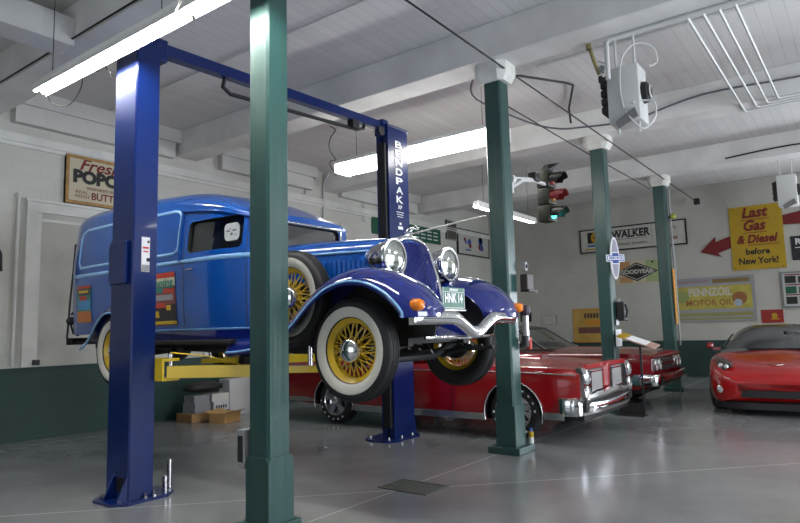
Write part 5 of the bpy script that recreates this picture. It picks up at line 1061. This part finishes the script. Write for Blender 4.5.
m = MB(); m.tube([(-.05, 0, .29), (0, -.0, .36), (.05, 0, .29)], .012, MSGY, 8); m.build('hanging_loop', r, smooth=50)
r = small('paper_notice', (9.87, 3.118, 1.01), 'white paper notice taped low on the third green column', 'notice'); MB().box((-.12, -.012, 0), (.13, 0, .26), MWT).build('sheet', r); MB().box((-.06, -.012, .33), (.05, 0, .41), MWT).build('small_card', r)
m = MB()
for k in range(7): m.box((-.09, -.0135, .03+k*.03), (.1, -.0122, .035+k*.03), MSGY)
m.build('printed_lines', r)
r = small('gauge_strip', (13.42, 3.06, 1.32), 'long orange gauge strip down the farthest green column', 'gauge'); m = MB(); m.box((-.05, -.02, 0), (.05, 0, 1.12), mat('gauge_orange', (.65, .27, .01), .4), bev=.005); m.build('strip', r)
for k in range(10): MB().box((-.05, -.024, .08+k*.105), (0, -.02, .09+k*.105), MSK).build('tick', r)
pipe('conduit', [(13.5, 3.05, 4.1), (13.48, 3.05, 3.4), (13.5, 3.04, 2.5), (13.5, 3.04, .9)], .02, MSGY, 'grey conduit down the farthest green column')
r = small('yellow_lamp', (13.43, 3.0, 3.5), 'small yellow-green lamp high on the farthest green column', 'lamp'); m = MB(); m.lathe([(0, -.05), (.045, -.03), (.055, .02), (.03, .06), (0, .07)], mat('yellow_green', (.35, .38, .05), .4), origin=(0, -.02, 0), axis=(0, 0, 1), n=16); m.build('globe', r, smooth=50); MB().box((-.02, -.0, -.02), (.02, .07, .02), MSK).build('mount', r)
r = small('outlet_box', (3.0, 3.552, .42), 'grey outlet box low on the left side of the nearest green column', 'box'); m = MB(); m.box((-.09, -.004, 0), (.05, .07, .26), MSGY, bev=.006); m.build('box', r); m = MB(); m.box((-.095, .01, .04), (-.088, .06, .22), MSK); m.build('cover', r)
# ================= FLOOR THINGS =================
r = small('info_stand', (9.6, 2.72, 0), 'black display stand with a slanted yellow-topped card beside the red cars', 'stand')
m = MB(); m.box((-.12, -.02, 0), (.12, .40, .015), MSK); m.build('base', r); m = MB(); m.box((-.015, -.015, .015), (.015, .015, 1.02), MSK); m.build('post', r)
m = MB(); m.box((-.01, .0, .015), (.01, .36, .18), MSK); m.build('foot_panel', r)
m = MB(); m.hexa([(-.17, -.24, .98), (.17, -.24, 1.02), (.17, .28, 1.20), (-.17, .28, 1.16), (-.17, -.24, .995), (.17, -.24, 1.035), (.17, .28, 1.215), (-.17, .28, 1.175)], mat('card_tan', (.4, .25, .2), .5)); bd = m.build('board', r)
m = MB(); m.hexa([(-.172, .17, 1.125), (.172, .17, 1.165), (.172, .284, 1.203), (-.172, .284, 1.163), (-.172, .17, 1.145), (.172, .17, 1.185), (.172, .284, 1.222), (-.172, .284, 1.182)], MSY); m.build('yellow_header', bd)
m = MB(); m.hexa([(-.15, -.12, 1.028), (.15, -.12, 1.062), (.15, .15, 1.155), (-.15, .15, 1.121), (-.15, -.12, 1.042), (.15, -.12, 1.078), (.15, .15, 1.172), (-.15, .15, 1.138)], MWT); m.build('white_card', bd)
r = small('floor_drain', (4.5, 3.25, 0), 'dark metal drain grate set in the grey floor', 'drain')
MDR = mat('drain_iron', (.07, .075, .065), .55, .6)
m = MB()
for a, b in (((-.18, -.25), (.18, -.225)), ((-.18, .225), (.18, .25)), ((-.18, -.225), (-.16, .225)), ((.16, -.225), (.18, .225))): m.box((*a, .0), (*b, .006), MDR)
m.build('frame', r); MB().box((-.16, -.225, .0), (.16, .225, .002), MSK).build('pit', r)
for k in range(14): MB().box((-.16, -.21+k*.0315, .002), (.16, -.195+k*.0315, .005), MDR).build('bar', r)
MCB = mat('cardboard_brown', (.30, .17, .07), .7, noise=.3, nscale=6); MWB = mat('white_carton', (.55, .56, .58), .6, noise=.15, nscale=6)
def carton(x0, x1, y0, y1, z0, z1, mt, label, open_=False, rot=0.0, extra=None):
    cx, cy = (x0+x1)/2, (y0+y1)/2; r = empty('carton', (cx, cy, z0), label, 'box', rz=rot); w, d, h = (x1-x0)/2, (y1-y0)/2, z1-z0
    m = MB(); m.box((-w, -d, 0), (w, d, h), mt, bev=.004); m.build('box_body', r)
    if open_:
        for sy in (-1, 1): MB().hexa([(-w, sy*d, h-.005), (w, sy*d, h-.005), (w, sy*(d+.005), h), (-w, sy*(d+.005), h), (-w, sy*(d+.07), h+.02), (w, sy*(d+.07), h+.02), (w, sy*(d+.075), h+.03), (-w, sy*(d+.075), h+.03)], mt).build('flap', r)
    else: MB().box((-w+.002, -.02, h-.001), (w-.002, .02, h+.0012), mat('packing_tape', (.45, .38, .25), .3)).build('tape', r)
    if extra:
        m = MB()
        for q in range(5): m.box((-w*.7+q*w*.3, -d-.003, h*.25), (-w*.7+q*w*.3+.025, -d+.001, h*.6), extra)
        m.build('printing', r)
    return r
carton(5.92, 6.62, 8.45, 8.85, 0, .13, MCB, 'flat brown cardboard box on the floor under the stacked cartons')
carton(6.08, 6.5, 7.98, 8.26, 0, .15, mat('cardboard_light', (.42, .24, .09), .7, noise=.3, nscale=6), 'open tan cardboard box on the floor in front of the carton pile', open_=True, rot=.3)
carton(6.0, 6.30, 8.5, 8.8, .131, .28, mat('grey_carton', (.25, .26, .28), .6), 'grey carton stacked on the flat cardboard box', rot=.05)
carton(6.36, 6.66, 8.5, 8.78, .131, .27, MWB, 'white carton with dark printing, middle of the stack', extra=MSK)
carton(6.34, 6.66, 8.5, 8.78, .272, .40, mat('white_carton2', (.6, .6, .57), .6), 'white carton on top of the printed white carton', rot=-.05)
carton(6.02, 6.30, 8.52, 8.8, .282, .40, mat('grey_carton', (.25, .26, .28), .6), 'upper grey carton under the dark bag', rot=-.04)
r = small('dark_bag', (6.27, 8.66, .408), 'dark rumpled bag lying on top of the stacked cartons', 'bag')
m = MB(); 
def blob(m, rx, ry, rz, mt, seed, n=16):
    rnd = random.Random(seed); R = []
    for i in range(9):
        a = PI*i/8; R.append([(rx*math.sin(a)*math.cos(2*PI*k/n)*(1+rnd.uniform(-.12, .12)), ry*math.sin(a)*math.sin(2*PI*k/n)*(1+rnd.uniform(-.12, .12)), rz+rz*math.cos(a)*(.8 if math.cos(a) < 0 else 1)*(1+rnd.uniform(-.1, .1)*math.sin(a))) for k in range(n)])
    m.grid(R, mt, closed=True)
blob(m, .36, .17, .10, MBLK, 3); m.build('bag_body', r, smooth=70); m = MB(); m.tube([(-.1, 0, .15), (0, 0, .2), (.1, 0, .15)], .01, MBLK, 6); m.build('strap', r, smooth=60)
r = small('white_panel', (6.96, 8.70, 0), 'tall white carton standing by the wall right of the stacked boxes', 'box'); m = MB(); m.box((-.24, -.14, 0), (.24, .14, .60), mat('white_board', (.6, .6, .6), .5), bev=.006); m.build('box_body', r); MB().box((-.24, -.02, .599), (.24, .02, .602), mat('packing_tape', (.45, .38, .25), .3)).build('tape', r)
# jacket on the wall, left edge
r = small('black_jacket', (3.16, 9.04, 2.16), 'black jacket hanging on the left wall, cut by the picture edge', 'jacket')
m = MB(); R = []
for z, w, d in ((0, .20, .07), (.12, .22, .08), (.3, .20, .08), (.42, .17, .07), (.5, .08, .05), (.54, .04, .03)): R.append([(w*math.cos(2*PI*k/16)*(1+.05*math.sin(k*2.3)), -.02+d*math.sin(2*PI*k/16), z) for k in range(16)])
m.grid(R, MBLK, closed=True); m.build('torso', r, smooth=60)
m = MB(); m.tube([(.15, -.02, .42), (.2, -.03, .3), (.22, -.03, .08)], .045, MBLK, 8, rs=[.04, .045, .035]); m.build('sleeve', r, smooth=60); m = MB(); m.tube([(0, 0, .52), (0, .05, .56), (0, .1, .56)], .008, MSGY, 6); m.build('wall_hook', r)

_fl = bpy.data.objects['fluorescent_light']
for nm in ('light_cord', 'light_cord.001'):
    o = bpy.data.objects[nm]; o.location = o.location-_fl.location; o.parent = _fl
    for k in ('label', 'category'):
        if k in o: del o[k]
